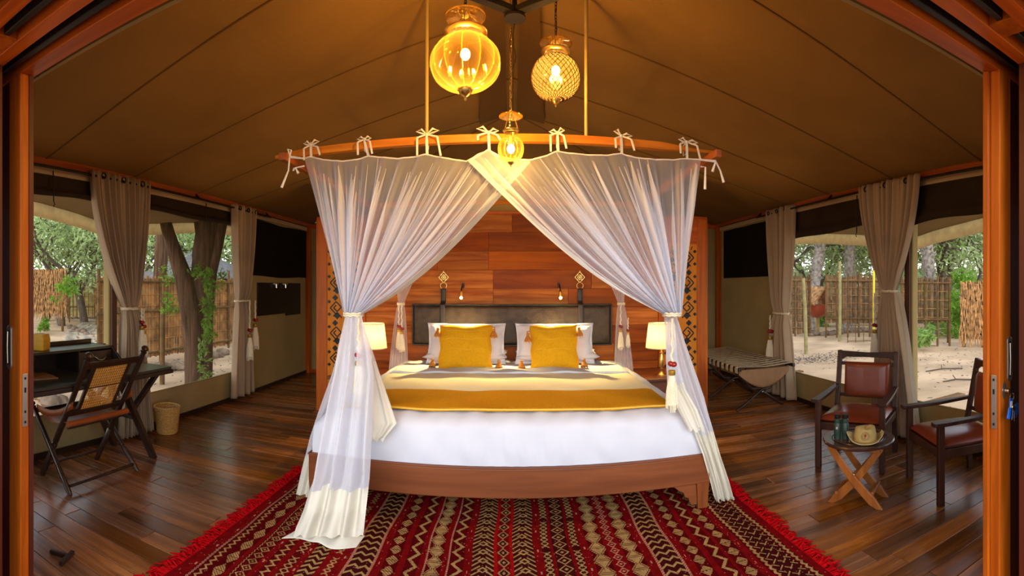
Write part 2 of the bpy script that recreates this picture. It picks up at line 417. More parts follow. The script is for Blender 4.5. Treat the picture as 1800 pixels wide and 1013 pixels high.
class MB:
    def __init__(s):
        s.v, s.f, s.m = [], [], []

    def add(s, V, Fc, mi=0, mat=None):
        b = len(s.v)
        if mat is not None:
            V = [mat @ Vector(p) for p in V]
        s.v += [tuple(p) for p in V]
        for f in Fc:
            s.f.append(tuple(b + i for i in f))
            s.m.append(mi)
        return s

    def box(s, x0, x1, y0, y1, z0, z1, mi=0, mat=None):
        V = [(x0, y0, z0), (x1, y0, z0), (x1, y1, z0), (x0, y1, z0), (x0, y0, z1), (x1, y0, z1), (x1, y1, z1), (x0, y1, z1)]
        return s.add(V, [(0, 3, 2, 1), (4, 5, 6, 7), (0, 1, 5, 4), (1, 2, 6, 5), (2, 3, 7, 6), (3, 0, 4, 7)], mi, mat)

    def bar(s, p, q, w, h, up=(0, 0, 1), mi=0, w2=None, h2=None):
        p, q = Vector(p), Vector(q)
        d = (q - p).normalized()
        up = Vector(up)
        if abs(d.dot(up)) > 0.98:
            up = Vector((0, 1, 0)) if abs(d.y) < 0.9 else Vector((1, 0, 0))
        a = d.cross(up).normalized()
        b = a.cross(d).normalized()
        w2 = w if w2 is None else w2
        h2 = h if h2 is None else h2
        V = []
        for c, ww, hh in ((p, w, h), (q, w2, h2)):
            for i, j in ((-1, -1), (1, -1), (1, 1), (-1, 1)):
                V.append(c + a * (i * ww / 2) + b * (j * hh / 2))
        return s.add(V, [(0, 1, 2, 3)[::-1], (4, 5, 6, 7), (0, 1, 5, 4), (1, 2, 6, 5), (2, 3, 7, 6), (3, 0, 4, 7)], mi)

    def tube(s, pts, r, n=8, mi=0, cap=True, closed=False):
        pts = [Vector(p) for p in pts]
        k = len(pts)
        rr = r if isinstance(r, (list, tuple)) else [r] * k
        V, Fc = [], []
        ref = None
        for i, p in enumerate(pts):
            if closed:
                d = pts[(i + 1) % k] - pts[i - 1]
            else:
                d = pts[min(i + 1, k - 1)] - pts[max(i - 1, 0)]
            d = d.normalized() if d.length > 1e-9 else Vector((0, 0, 1))
            if ref is None:
                ref = Vector((0, 0, 1)) if abs(d.z) < 0.9 else Vector((1, 0, 0))
            a = d.cross(ref)
            if a.length < 1e-5:
                a = d.orthogonal()
            a.normalize()
            b = a.cross(d).normalized()
            ref = b
            for j in range(n):
                t = 2 * PI * j / n
                V.append(p + a * (rr[i] * math.cos(t)) + b * (rr[i] * math.sin(t)))
        for i in range(k if closed else k - 1):
            i2 = (i + 1) % k
            for j in range(n):
                j2 = (j + 1) % n
                Fc.append((i * n + j, i * n + j2, i2 * n + j2, i2 * n + j))
        if cap and not closed:
            Fc.append(tuple(range(n)))
            Fc.append(tuple((k - 1) * n + j for j in range(n))[::-1])
        return s.add(V, Fc, mi)

    def lathe(s, prof, c=(0, 0, 0), n=24, mi=0, lobes=0, amp=0.0, mat=None):
        V, Fc = [], []
        for r, z in prof:
            for j in range(n):
                t = 2 * PI * j / n
                q = r * (1 - amp + amp * 2 * abs(math.sin(lobes * t / 2)) ** 0.7) if lobes else r
                V.append((c[0] + q * math.cos(t), c[1] + q * math.sin(t), c[2] + z))
        k = len(prof)
        for i in range(k - 1):
            for j in range(n):
                j2 = (j + 1) % n
                Fc.append((i * n + j, i * n + j2, (i + 1) * n + j2, (i + 1) * n + j))
        if prof[0][0] > 1e-6:
            Fc.append(tuple(range(n))[::-1])
        if prof[-1][0] > 1e-6:
            Fc.append(tuple((k - 1) * n + j for j in range(n)))
        return s.add(V, Fc, mi, mat)

    def shell(s, prof, c=(0, 0, 0), n=24, mi=0, lobes=0, amp=0.0):
        """lathe without caps"""
        V, Fc = [], []
        for r, z in prof:
            for j in range(n):
                t = 2 * PI * j / n
                q = r * (1 - amp + amp * abs(math.sin(lobes * t / 2)) ** 0.6) if lobes else r
                V.append((c[0] + q * math.cos(t), c[1] + q * math.sin(t), c[2] + z))
        for i in range(len(prof) - 1):
            for j in range(n):
                j2 = (j + 1) % n
                Fc.append((i * n + j, i * n + j2, (i + 1) * n + j2, (i + 1) * n + j))
        return s.add(V, Fc, mi)

    def ball(s, c, r, n=10, mi=0, sz=1.0, sx=1.0, sy=1.0):
        V, Fc = [], []
        h = n // 2 + 1
        for i in range(h + 1):
            ph = PI * i / h
            for j in range(n):
                t = 2 * PI * j / n
                V.append((c[0] + sx * r * math.sin(ph) * math.cos(t), c[1] + sy * r * math.sin(ph) * math.sin(t), c[2] + sz * r * math.cos(ph)))
        for i in range(h):
            for j in range(n):
                j2 = (j + 1) % n
                Fc.append((i * n + j, (i + 1) * n + j, (i + 1) * n + j2, i * n + j2))
        return s.add(V, Fc, mi)

    def grid(s, fn, nu, nv, mi=0, mifn=None):
        V = [fn(i / nu, j / nv) for j in range(nv + 1) for i in range(nu + 1)]
        b = len(s.v)
        s.v += [tuple(p) for p in V]
        for j in range(nv):
            for i in range(nu):
                a = b + j * (nu + 1) + i
                s.f.append((a, a + 1, a + nu + 2, a + nu + 1))
                s.m.append(mifn((i + .5) / nu, (j + .5) / nv) if mifn else mi)
        return s

    def prism(s, poly, fn0, fn1, mi=0):
        """polygon (2-D) mapped by fn0 and fn1 to two faces, sides between"""
        n = len(poly)
        V = [fn0(*p) for p in poly] + [fn1(*p) for p in poly]
        Fc = [tuple(range(n)), tuple(range(n, 2 * n))[::-1]] + [(i, i + n, (i + 1) % n + n, (i + 1) % n) for i in range(n)]
        return s.add(V, Fc, mi)

    def build(s, name, mats, parent=None, smooth=None, bevel=0.0, solid=0.0, seg=2, subsurf=0, local=False, kind=None, fix=True):
        me = bpy.data.meshes.new(name)
        me.from_pydata(s.v, [], s.f)
        if not isinstance(mats, (list, tuple)):
            mats = [mats]
        for x in mats:
            me.materials.append(x)
        if len(mats) > 1:
            me.polygons.foreach_set('material_index', s.m)
        me.update()
        if smooth is not None:
            me.polygons.foreach_set('use_smooth', [True] * len(me.polygons))
            me.set_sharp_from_angle(angle=math.radians(smooth))
        o = bpy.data.objects.new(name, me)
        COL.objects.link(o)
        base = Matrix.Identity(4)
        if parent is not None:
            o.parent = parent
            if not local:
                o.matrix_parent_inverse = MW[parent.name].inverted()
            else:
                base = MW[parent.name]
        MW[o.name] = base
        if subsurf:
            md = o.modifiers.new('subdivide', 'SUBSURF')
            md.levels = md.render_levels = subsurf
        if solid:
            md = o.modifiers.new('thickness', 'SOLIDIFY')
            md.thickness = solid
            md.offset = 0
        if bevel:
            md = o.modifiers.new('edge_round', 'BEVEL')
            md.width = bevel
            md.segments = seg
            md.limit_method = 'ANGLE'
        if kind:
            o['kind'] = kind
        return o


def thing(name, label, cat, loc=(0, 0, 0), rz=0.0, group=None, kind=None):
    o = bpy.data.objects.new(name, None)
    COL.objects.link(o)
    o.location = loc
    o.rotation_euler = (0, 0, rz)
    o.empty_display_size = 0.1
    MW[o.name] = Matrix.Translation(Vector(loc)) @ Matrix.Rotation(rz, 4, 'Z')
    if label:
        o['label'] = label
    if cat:
        o['category'] = cat
    if group:
        o['group'] = group
    if kind:
        o['kind'] = kind
    return o


def tag(o, label, cat, group=None):
    o['label'] = label
    o['category'] = cat
    if group:
        o['group'] = group
    return o


def rebase(o, loc):
    """a single-mesh thing built in world coordinates: move its origin to its base"""
    loc = Vector(loc)
    for v in o.data.vertices:
        v.co -= loc
    o.location = loc
    return o


def copy_tree(o, parent=None):
    c = o.copy()
    COL.objects.link(c)
    if parent is not None:
        c.parent = parent
    for ch in [x for x in bpy.data.objects if x.parent == o]:
        copy_tree(ch, c)
    return c


def placed(o, loc, rz, label=None, sc=None):
    o.location = loc
    o.rotation_euler = (0, 0, rz)
    if sc:
        o.scale = (sc, sc, sc)
    if label:
        o['label'] = label
    MW[o.name] = Matrix.Translation(Vector(loc)) @ Matrix.Rotation(rz, 4, 'Z')
    return o


def lerp(a, b, t):
    return a + (b - a) * t


def interp(xs, ys, x):
    return float(np.interp(x, xs, ys))


def point_light(name, loc, power, color, radius=0.03, parent=None):
    l = bpy.data.lights.new(name, 'POINT')
    l.energy = power
    l.color = color
    l.shadow_soft_size = radius
    o = bpy.data.objects.new(name, l)
    COL.objects.link(o)
    o.location = loc
    if parent is not None:
        o.parent = parent
        o.matrix_parent_inverse = MW[parent.name].inverted()
    return o


# ================================================================== THE SETTING
XL, XR, YF, YB = -3.30, 3.35, 1.20, 7.5
EAVE = 2.43
random.seed(4)

fl = MB().box(-3.4, 3.45, -2.2, 7.6, -0.10, -0.024).build('floor', M['subfloor'])
fl['kind'] = 'structure'
# floorboards, each one its own object, five lengths of shared mesh
lens = [0.9, 1.2, 1.45, 1.7, 2.1]
pm = []
BW = 0.128
for L in lens:
    b = MB().box(0, L - 0.004, 0, BW - 0.004, -0.024, 0)
    o = b.build('plank', M['plank'], fl, bevel=0.0015, seg=1)
    pm.append(o)
first = set()
row = 0
y = 0.95
while y < YB - 0.01:
    x = XL + 0.02 - random.random() * 0.8
    while x < XR - 0.05:
        k = random.randrange(5)
        if k not in first:
            o = pm[k]
            first.add(k)
        else:
            o = pm[k].copy()
            COL.objects.link(o)
        o.location = (x, y, random.uniform(-0.0008, 0.0008))
        x += lens[k]
    y += BW
    row += 1
dk = MB()
for i in range(22):
    dk.box(-3.4, 3.45, -2.2 + i * 0.14, -2.065 + i * 0.14, -0.024, 0.0)
dk.build('deck_board', M['deck'], fl, kind='stuff')


def side_wall(name, X, s, ysolid):
    """canvas wall: low skirt, solid rear section, strip over the openings"""
    t = 0.03 * s
    b = MB()
    b.box(min(X, X + t), max(X, X + t), YF, YB, -0.02, 0.345)
    b.box(min(X, X + t), max(X, X + t), ysolid, YB, 0.345, 2.36)
    b.box(min(X, X + t), max(X, X + t), YF, YB, 2.36, EAVE + 0.03)
    o = b.build(name, M['wallcanvas'])
    o['kind'] = 'structure'
    # timber along the top, pale webbing under it, skirting, rear corner post
    i = X - 0.05 * s
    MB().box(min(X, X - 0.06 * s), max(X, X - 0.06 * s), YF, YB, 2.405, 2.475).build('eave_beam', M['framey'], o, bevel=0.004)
    MB().box(min(X - .012 * s, X - .03 * s), max(X - .012 * s, X - .03 * s), YF, YB, 2.335, 2.395).build('webbing_strip', M['webbing'], o)
    MB().box(min(X - .002 * s, X - .02 * s), max(X - .002 * s, X - .02 * s), YF, YB, 0.0, 0.05).build('skirting', M['darky'], o)
    MB().box(min(X, X - 0.07 * s), max(X, X - 0.07 * s), YB - 0.16, YB - 0.06, 0, 2.41).build('corner_post', M['framez'], o, bevel=0.004)
    return o


wl = side_wall('wall_left', XL, -1, 5.32)
wr = side_wall('wall_right', XR, 1, 5.40)
# dark rolled-down netting panels set in the solid rear sections
MB().grid(lambda u, v: (XL + 0.012 + 0.006 * math.sin(u * 21) * v, 5.40 + u * 2.0, 1.56 + v * 0.76 + 0.01 * math.sin(u * 9)), 20, 6).build('netting_panel', M['net_dark'], wl, solid=0.01)
MB().grid(lambda u, v: (XR - 0.012 - 0.006 * math.sin(u * 19) * v, 5.50 + u * 1.72, 1.56 + v * 0.76), 20, 6).build('netting_panel', M['net_dark'], wr, solid=0.01)
bk = MB().box(XL - 0.03, XR + 0.03, YB, YB + 0.04, -0.02, EAVE + 0.05).build('wall_back', M['wallcanvas'])
bk['kind'] = 'structure'
MB().box(XL, XR, YB - 0.07, YB, 2.39, 2.46).build('top_beam', M['framex'], bk)
MB().box(XL, XR, YB - 0.02, YB, 0, 0.05).build('skirting', M['framex'], bk)

# front gable of canvas above the door header
gb = MB()
gb.add([(XL - .03, YF + .12, 2.40), (XR + .03, YF + .12, 2.40), (0, YF + .12, 3.40)], [(0, 1, 2)])
gb.box(XL - 0.03, -3.0, YF + .10, YF + .13, -0.02, 2.45)
gb.box(3.0, XR + 0.03, YF + .10, YF + .13, -0.02, 2.45)
g = gb.build('wall_front', M['wallcanvas'], solid=0.02)
g['kind'] = 'structure'

# ---- ceiling: tent roof, panel by panel
RZ = 3.27
ce = thing('ceiling', None, None, (0, 0, EAVE), kind='structure')


def roofz(x):
    t = max(0.0, 1 - abs(x) / 3.37)
    return EAVE + (RZ - EAVE) * (t ** 1.06)


ys = [0.40, 1.29, 2.31, 3.33, 4.35, 5.20]
for s in (-1, 1):
    X = XL if s < 0 else XR
    for a, b_ in zip(ys[:-1], ys[1:]):
        def f(u, v, s=s, a=a, b_=b_, X=X):
            x = X * (1 - u) * 1.003
            yy = lerp(a, b_, v)
            return (x, yy, roofz(x) - 0.028 * math.sin(PI * v) * math.sin(PI * u) + 0.006 * math.sin(u * 17 + a * 3) * math.sin(PI * v))
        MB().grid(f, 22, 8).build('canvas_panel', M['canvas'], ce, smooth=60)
    for yy in ys[1:]:
        MB().tube([(X * (1 - u / 14), yy, roofz(X * (1 - u / 14)) - 0.004) for u in range(15)], 0.006, 5).build('seam', M['seam'], ce, smooth=60)
    # hip side
    E = Vector((X * 1.003, 5.2, EAVE))
    C = Vector((X * 1.003, YB, EAVE))
    R = Vector((0, 5.2, RZ))

    def h(u, v, E=E, C=C, R=R):
        p = E.lerp(C, v).lerp(R, u)
        return (p.x, p.y, roofz(p.x) - 0.03 * math.sin(PI * u) * math.sin(PI * v))
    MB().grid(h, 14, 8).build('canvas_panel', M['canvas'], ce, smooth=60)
    MB().tube([C.lerp(R, i / 8) + Vector((0, 0, (roofz(C.lerp(R, i / 8).x) - C.lerp(R, i / 8).z) - .004)) for i in range(9)], 0.007, 5).build('seam', M['seam'], ce, smooth=60)


def hb(u, v):
    a = Vector((lerp(XL, XR, u) * 1.003, YB, EAVE))
    p = a.lerp(Vector((0, 5.2, RZ)), v)
    zz = min(roofz(p.x), lerp(EAVE, RZ, (max(0.0, YB - p.y) / 2.3) ** 1.06))
    return (p.x, p.y, zz - 0.03 * math.sin(PI * v) * math.sin(PI * u))


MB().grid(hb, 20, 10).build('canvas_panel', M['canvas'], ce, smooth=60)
MB().tube([(0, 0.4, RZ - .01), (0, 5.2, RZ - .01)], 0.012, 6).build('ridge_seam', M['seam'], ce)
# dark strips hung just under the roof, either side of the ridge
M['flap'] = plain('dark_ridge_strip', (0.13, 0.065, 0.018), 0.9, spec=0.1)  # colour of the dark strips beside the ridge
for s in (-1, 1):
    MB().grid(lambda u, v: (s * lerp(.05, lerp(.16, .34, v), u), lerp(2.9, 5.15, v), roofz(lerp(.05, lerp(.16, .34, v), u)) - .045 - .01 * math.sin(v * 9)), 4, 20).build('ridge_strip', M['flap'], ce, smooth=60)
# opaque outer fly above, shades the roof from the sky
fly = MB()
fly.add([(-3.5, 0.3, 2.62), (-3.5, 7.8, 2.62), (0, 7.8, 3.50), (0, 0.3, 3.50), (3.55, 0.3, 2.62), (3.55, 7.8, 2.62)], [(0, 1, 2, 3), (3, 2, 5, 4)])
fo = fly.build('outer_fly', M['canvas'], ce, solid=0.02)

# ---- side awnings with scalloped pale edge, outside the windows
for s, X, yk, zb in ((-1, XL, [0.5, 2.0, 3.1, 3.7, 4.2, 4.5, 5.0, 6.0, 7.0, 8.2], [2.10, 2.28, 2.226, 2.15, 2.06, 2.08, 2.134, 2.25, 2.31, 2.25]),
                     (1, XR, [0.5, 2.2, 3.2, 3.95, 4.3, 4.6, 5.25, 6.2, 7.2, 8.2], [2.12, 2.13, 2.045, 1.95, 1.88, 1.90, 2.0, 2.10, 2.157, 2.10])):
    aw = thing('trim_1' if s < 0 else 'trim_2', None, None, (s * 4.6, 4.3, 0), kind='structure')
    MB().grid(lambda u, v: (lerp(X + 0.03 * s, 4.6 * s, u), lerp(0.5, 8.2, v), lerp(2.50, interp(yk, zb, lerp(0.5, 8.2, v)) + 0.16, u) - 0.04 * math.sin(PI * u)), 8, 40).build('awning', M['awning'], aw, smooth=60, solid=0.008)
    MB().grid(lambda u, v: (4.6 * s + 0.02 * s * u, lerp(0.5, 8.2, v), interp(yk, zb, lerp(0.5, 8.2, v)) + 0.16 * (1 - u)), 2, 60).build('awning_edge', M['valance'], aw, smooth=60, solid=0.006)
    yp = 4.28 if s < 0 else 4.40
    MB().tube([(4.62 * s, yp, -0.25), (4.62 * s, yp, 2.06)], 0.035, 10).build('awning_post', M['pole'], aw, smooth=40)
    MB().tube([(4.58 * s, yp, 1.55), (X + 0.1 * s, yp - 1.1, 2.2)], 0.02, 8).build('awning_strut', M['iron'], aw, smooth=40)

# ---- windows: netting, rolled dark blind, tent post between
win = 0
for s, X, spans in ((-1, XL, [(1.32, 3.02), (3.12, 5.32)]), (1, XR, [(1.32, 3.10), (3.20, 5.40)])):
    for (a, b_) in spans:
        win += 1
        wdw = thing('window_%d' % win, None, None, (X, (a + b_) / 2, 0.345), kind='structure')
        MB().grid(lambda u, v: (X + 0.012 * s, lerp(a, b_, u), lerp(0.345, 2.36, v)), 1, 1).build('insect_screen', M['screen'], wdw)
        zb0 = 2.13 if s < 0 else 1.99
        ph = 0.0 if s < 0 else 1.2

        def bl(u, v):
            yy = lerp(a, b_, u)
            lo = zb0 + 0.05 * math.sin(PI * u + ph * 0.3) + (0.02 * math.sin(9 * u))
            bulge = 0.05 * math.exp(-((v - 0.12) / 0.14) ** 2)
            return (X - s * (0.005 + bulge), yy, lerp(lo, 2.37, v))
        MB().grid(bl, 24, 14).build('rolled_blind', M['blind'], wdw, smooth=60, solid=0.006)
        yy = lerp(a, b_, 0.62 if s < 0 else 0.3)
        MB().tube([(X - 0.065 * s, yy, 2.36), (X - 0.07 * s, yy, zb0 - 0.02)], 0.006, 6).tube([(X - 0.07 * s, yy, zb0 - .02), (X - 0.07 * s, yy + .012, zb0 - .04), (X - 0.07 * s, yy, zb0 - .06)], 0.004, 6).build('blind_strap', M['iron'], wdw)
        MB().tube([(X - 0.004 * s, a, .35), (X - 0.004 * s, b_, .35)], 0.008, 6).build('sill_piping', M['wallcanvas'], wdw)
for s, X, y0, n in ((-1, XL, 3.07, 3), (1, XR, 3.15, 4)):
    o = MB().box(min(X - .035 * s, X + 0.04 * s), max(X - .035 * s, X + .04 * s), y0 - 0.05, y0 + 0.05, 0, 2.40).build('trim_%d' % n, M['wallcanvas'], bevel=0.01)
    o['kind'] = 'structure'
    MB().box(min(X - .037 * s, X - .06 * s), max(X - .037 * s, X - .06 * s), y0 - 0.03, y0 + 0.03, 0, 2.40).build('timber_strip', M['postwood'], o)

# ---- curtain rods
for s, X, lab in ((-1, XL, 'black curtain rod along the top of the left tent wall'), (1, XR, 'black curtain rod along the top of the right tent wall')):
    x = X - 0.105 * s
    t = thing('curtain_rod', lab, 'curtain rod', (x, 4.2, 2.30))
    MB().tube([(x, YF + .15, 2.375), (x, 5.95, 2.375)], 0.011, 10).build('rod', M['black'], t, smooth=40)
    for yy in (1.4, 4.3, 5.9):
        MB().bar((x, yy, 2.375), (X - .058 * s, yy, 2.43), 0.02, 0.02).build('bracket', M['black'], t)

# ---- front door frame: header beams and sliding tracks, jambs, door leaves
HZ = 2.335
hd = thing('door_1', None, None, (0, 1.1, 0), kind='structure')
def beam(y0, y1, z0, z1, mat, name, x0=-3.3, x1=3.35):
    return MB().box(x0, x1, y0, y1, z0, z1).build(name, mat, hd, bevel=0.003)
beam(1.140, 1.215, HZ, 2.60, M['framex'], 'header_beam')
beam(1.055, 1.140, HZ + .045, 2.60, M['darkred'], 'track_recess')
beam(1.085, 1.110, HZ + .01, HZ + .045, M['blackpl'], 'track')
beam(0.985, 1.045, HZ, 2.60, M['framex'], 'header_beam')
beam(0.885, 0.985, HZ + .045, 2.60, M['darkred'], 'track_recess')
beam(0.925, 0.950, HZ + .01, HZ + .045, M['blackpl'], 'track')
beam(0.825, 0.885, HZ, 2.60, M['framex'], 'header_beam')
beam(0.725, 0.825, HZ + .045, 2.60, M['darkred'], 'track_recess')
beam(0.765, 0.79, HZ + .01, HZ + .045, M['blackpl'], 'track')
beam(0.60, 0.725, HZ - .01, 2.60, M['framex'], 'header_beam')
for x in (-1.62, 1.50):
    MB().box(x - .05, x + .05, 0.885, 0.985, HZ + .004, HZ + .046).build('track_block', M['framez'], hd, bevel=0.003)
beam(1.216, 1.236, HZ + .02, 2.62, M['canvas'], 'canvas_edge')
beam(1.02, 1.24, -0.01, 0.012, M['framex'], 'threshold')

# left door leaves
dl = thing('door_2', None, None, (-1.83, 1.16, 0), kind='structure')
MB().box(-1.885, -1.79, 1.138, 1.182, 0.012, HZ).build('stile', M['framez'], dl, bevel=0.004)
MB().box(-1.80, -1.788, 1.182, 1.205, 0.012, HZ).build('edge_bead', M['darkred'], dl)
MB().box(-2.75, -1.885, 1.150, 1.172, 0.012, HZ).build('panel', M['darkred'], dl)
MB().box(-2.9, -1.775, 0.99, 1.04, 0.012, HZ).build('front_leaf', M['darkred'], dl, bevel=0.004)
dr = thing('door_3', None, None, (1.80, 1.16, 0), kind='structure')
MB().box(1.75, 1.84, 1.132, 1.182, 0.012, HZ).build('stile', M['framez'], dr, bevel=0.004)
MB().box(1.742, 1.753, 1.185, 1.208, 0.012, HZ).build('edge_bead', M['framez'], dr, bevel=0.002)
MB().box(1.735, 1.80, 1.182, 1.21, 0.012, HZ).build('rebate', M['framez'], dr, bevel=0.004)
MB().box(1.84, 2.75, 1.150, 1.172, 0.012, HZ).build('panel', M['darkred'], dr)
MB().box(1.753, 2.9, 0.985, 1.04, 0.012, HZ).build('front_leaf', M['darkred'], dr, bevel=0.004)


def flush_pull(parent, x, z):
    """recessed oval door pull on the face of the stile"""
    pts = []
    w_, h_ = 0.019, 0.098
    for i in range(24):
        a = 2 * PI * i / 24
        pts.append((w_ * math.cos(a), (h_ - w_) * (1 if math.sin(a) > 0 else -1) + w_ * math.sin(a)))
    o = MB().prism(pts, lambda u, v: (x + u, 1.128, z + v), lambda u, v: (x + u, 1.139, z + v)).build('flush_pull', M['steel'], parent, bevel=0.002)
    pts2 = [(u * .45, v * .8) for u, v in pts]
    MB().prism(pts2, lambda u, v: (x + u, 1.1265, z + v), lambda u, v: (x + u, 1.131, z + v)).build('recess', M['iron'], o)
    MB().tube([(x - .004, 1.124, z - .07), (x - .004, 1.122, z), (x - .004, 1.124, z + .07)], 0.004, 8).build('grip', M['silver'], o, smooth=40)


flush_pull(dl, -1.872, 1.4 - 104 / F * 2.19)
flush_pull(dr, 1.828, 1.4 - 125 / F * 2.14)
for par, x, s in ((dl, -1.79, 1), (dr, 1.75, -1)):
    zz = 1.4 - 200 / F * 2.1
    pl = MB().box(min(x, x + .005 * s), max(x, x + .005 * s), 1.146, 1.172, zz - .115, zz + .115).build('lock_plate', M['steel'], par, bevel=0.001)
    for dz in (-.095, -.05, .05, .095):
        MB().box(min(x + .004 * s, x + .0075 * s), max(x + .004 * s, x + .0075 * s), 1.155, 1.163, zz + dz - .005 - (.012 if dz == .05 else 0), zz + dz + .005).build('screw', M['iron'], pl)
# keyed cylinder on the right stile
cyl = MB().lathe([(0.0, -.008), (0.016, -.008), (0.018, 0), (0.0, 0.001)], n=20, mat=Matrix.Translation((1.788, 1.131, 0.957)) @ Matrix.Diagonal((1, 1, 2.1, 1)) @ Matrix.Rotation(PI / 2, 4, 'X')).build('key_escutcheon', M['steel'], dr, smooth=40)
MB().tube([(1.788, 1.126, .957), (1.788, 1.106, .957)], 0.008, 10).build('key_cylinder', M['silver'], cyl, smooth=40)

# keys hanging from the lock
kx, ky, kz = 1.792, 1.098, 0.957
ks = thing('key_bunch', 'bunch of silver keys with blue plastic tags hanging from the right door lock', 'keys', (kx, ky, kz - .15))
MB().prism([(-.012, -.012), (.012, -.014), (.016, .004), (.01, .015), (-.01, .015), (-.016, .004)], lambda u, v: (kx + u, ky - .0012, kz + v), lambda u, v: (kx + u, ky + .0012, kz + v)).box(kx - .003, kx + .003, ky, ky + .02, kz - .003, kz + .003).build('lock_key', M['iron'], ks)
MB().tube([(kx + .016 * math.cos(t), ky - .002, kz - .026 + .016 * math.sin(t)) for t in np.linspace(0, 2 * PI, 17)[:-1]], 0.0014, 6, closed=True).build('key_ring', M['silver'], ks)
for i, (dx, dz, tilt, c) in enumerate([(-.012, -.052, .12, 'blue'), (-.03, -.088, .35, 'blue'), (.012, -.09, -.1, 'blue'), (.024, -.080, -.3, 'blue')]):
    mt = Matrix.Translation((kx + dx, ky - .004 - .003 * i, kz + dz)) @ Matrix.Rotation(tilt, 4, 'Y')
    o = MB().box(-.013, .013, -.002, .002, -.024, .024, mat=mt).build('key_tag', M[c], ks, bevel=0.002)
    if i == 0:
        MB().box(-.008, .008, -.0035, -.002, -.016, .012, mat=mt).build('tag_insert', M['white'], o)
for i, (dx, dz, tilt) in enumerate([(-.018, -.085, .2), (.003, -.095, -.02), (.016, -.085, -.22)]):
    mt = Matrix.Translation((kx + dx, ky - .018 + .004 * i, kz + dz)) @ Matrix.Rotation(tilt, 4, 'Y')
    b = MB().box(-.0035, .0035, -.001, .001, -.032, .012, mat=mt)
    b.lathe([(0, -.001), (.010, -.001), (.010, .001), (0, .001)], n=12, mat=mt @ Matrix.Translation((0, 0, .02)) @ Matrix.Rotation(PI / 2, 4, 'X'))
    b.box(.0035, .0055, -.001, .001, -.028, -.022, mat=mt).box(.0035, .006, -.001, .001, -.018, -.013, mat=mt)
    b.build('key', M['silver'], ks)

# ================================================================== HEADBOARD WALL
YW = 5.20
XP = 2.185
hw = thing('wall_headboard', None, None, (0, YW, 0), kind='structure')
MB().box(-XP + .02, XP - .02, YW + .025, YW + .16, 0, 2.185).build('core', M['framex'], hw)
rows = 11
rh = 2.19 / rows
random.seed(11)
for r_ in range(rows):
    x = -1.60
    while x < 1.60:
        L = random.choice([0.55, 0.8, 1.05, 1.4])
        x2 = min(x + L, 1.60)
        if 1.60 - x2 < 0.25:
            x2 = 1.60
        pr = random.uniform(0, .004)
        MB().box(x + .0012, x2 - .0012, YW - pr, YW + .025, r_ * rh + .0012, (r_ + 1) * rh - .0012).build('wall_board', M['wornwood' if random.random() < .3 else 'panelwood'], hw, bevel=0.0015, seg=1)
        x = x2
MB().box(-XP, XP, YW - .02, YW + .17, 2.185, 2.215).build('cap_rail', M['framex'], hw, bevel=0.004)
# fretwork pillar at each side
for s in (-1, 1):
    x0, x1 = 1.60, XP
    fp = MB().box(min(s * x0, s * x1), max(s * x0, s * x1), YW - .012, YW + .15, 0, 2.185).build('pillar', M['framez'], hw, bevel=0.004)
    MB().box(min(s * (x1 - .13), s * x1), max(s * (x1 - .13), s * x1), YW - .034, YW - .012, 0, 2.185).build('stile', M['framez'], fp, bevel=0.003)
    MB().box(min(s * x0, s * (x0 + .06)), max(s * x0, s * (x0 + .06)), YW - .034, YW - .012, 0, 2.185).build('stile', M['framez'], fp, bevel=0.003)
    for z0, z1 in ((1.90, 2.185), (0.0, 0.22)):
        MB().box(min(s * (x0 + .06), s * (x1 - .13)), max(s * (x0 + .06), s * (x1 - .13)), YW - .034, YW - .012, z0, z1).build('rail', M['framex'], fp, bevel=0.003)
    MB().box(min(s * (x0 + .06), s * (x1 - .13)), max(s * (x0 + .06), s * (x1 - .13)), YW - .020, YW - .012, .22, 1.90).build('fret_panel', M['fret'], fp)
    # motifs: stepped spirals and lozenges on a diagonal grid
    cx = s * (x0 + .06 + x1 - .13) / 2
    yy0, yy1 = YW - .0235, YW - .0195

    def dia(b, cx_, cz, r_):
        b.prism([(cx_ - r_, cz), (cx_, cz - r_), (cx_ + r_, cz), (cx_, cz + r_)], lambda u, v: (u, yy0, v), lambda u, v: (u, yy1, v))

    def stroke(b, pts, w_):
        for (a0, a1), (b0, b1) in zip(pts[:-1], pts[1:]):
            b.bar((a0, (yy0 + yy1) / 2, a1), (b0, (yy0 + yy1) / 2, b1), w_, 0.004, up=(0, 1, 0))
    P = 0.285
    sp = [(-.012, -.085), (.072, -.001), (.0, .071), (-.062, .009), (-.012, -.041), (.030, .001), (.0, .031)]
    for k in range(11):
        zc = 0.32 + k * P / 2
        if zc > 1.77:
            break
        for mx in (1, -1):
            uc = .088 * mx
            if (k + (mx > 0)) % 2:
                b = MB()
                stroke(b, [(cx + s * (uc + mx * u), zc + v) for u, v in sp], 0.014)
                b.build('fret_spiral', M['black'], fp)
            else:
                for dz in (-.028, .048):
                    b = MB()
                    dia(b, cx + s * (uc - mx * .012 * (1 if dz > 0 else -1)), zc + dz, .036)
                    b.build('fret_lozenge', M['black'], fp)
                b = MB()
                stroke(b, [(cx + s * (uc - mx * .068), zc + .03), (cx + s * (uc - mx * .012), zc + .092), (cx + s * (uc + mx * .035), zc + .045)], 0.013)
                b.build('fret_chevron', M['black'], fp)
            b = MB()
            dia(b, cx + s * .172 * mx, zc + .07, .022)
            b.build('fret_lozenge', M['black'], fp)
    b = MB()
    for i in range(6):
        u = cx - .12 + i * .048
        b.prism([(u, 1.83), (u + .016, 1.87), (u + .026, 1.87), (u + .010, 1.83)], lambda u, v: (u, yy0, v), lambda u, v: (u, yy1, v))
    b.build('fret_chevron', M['black'], fp)

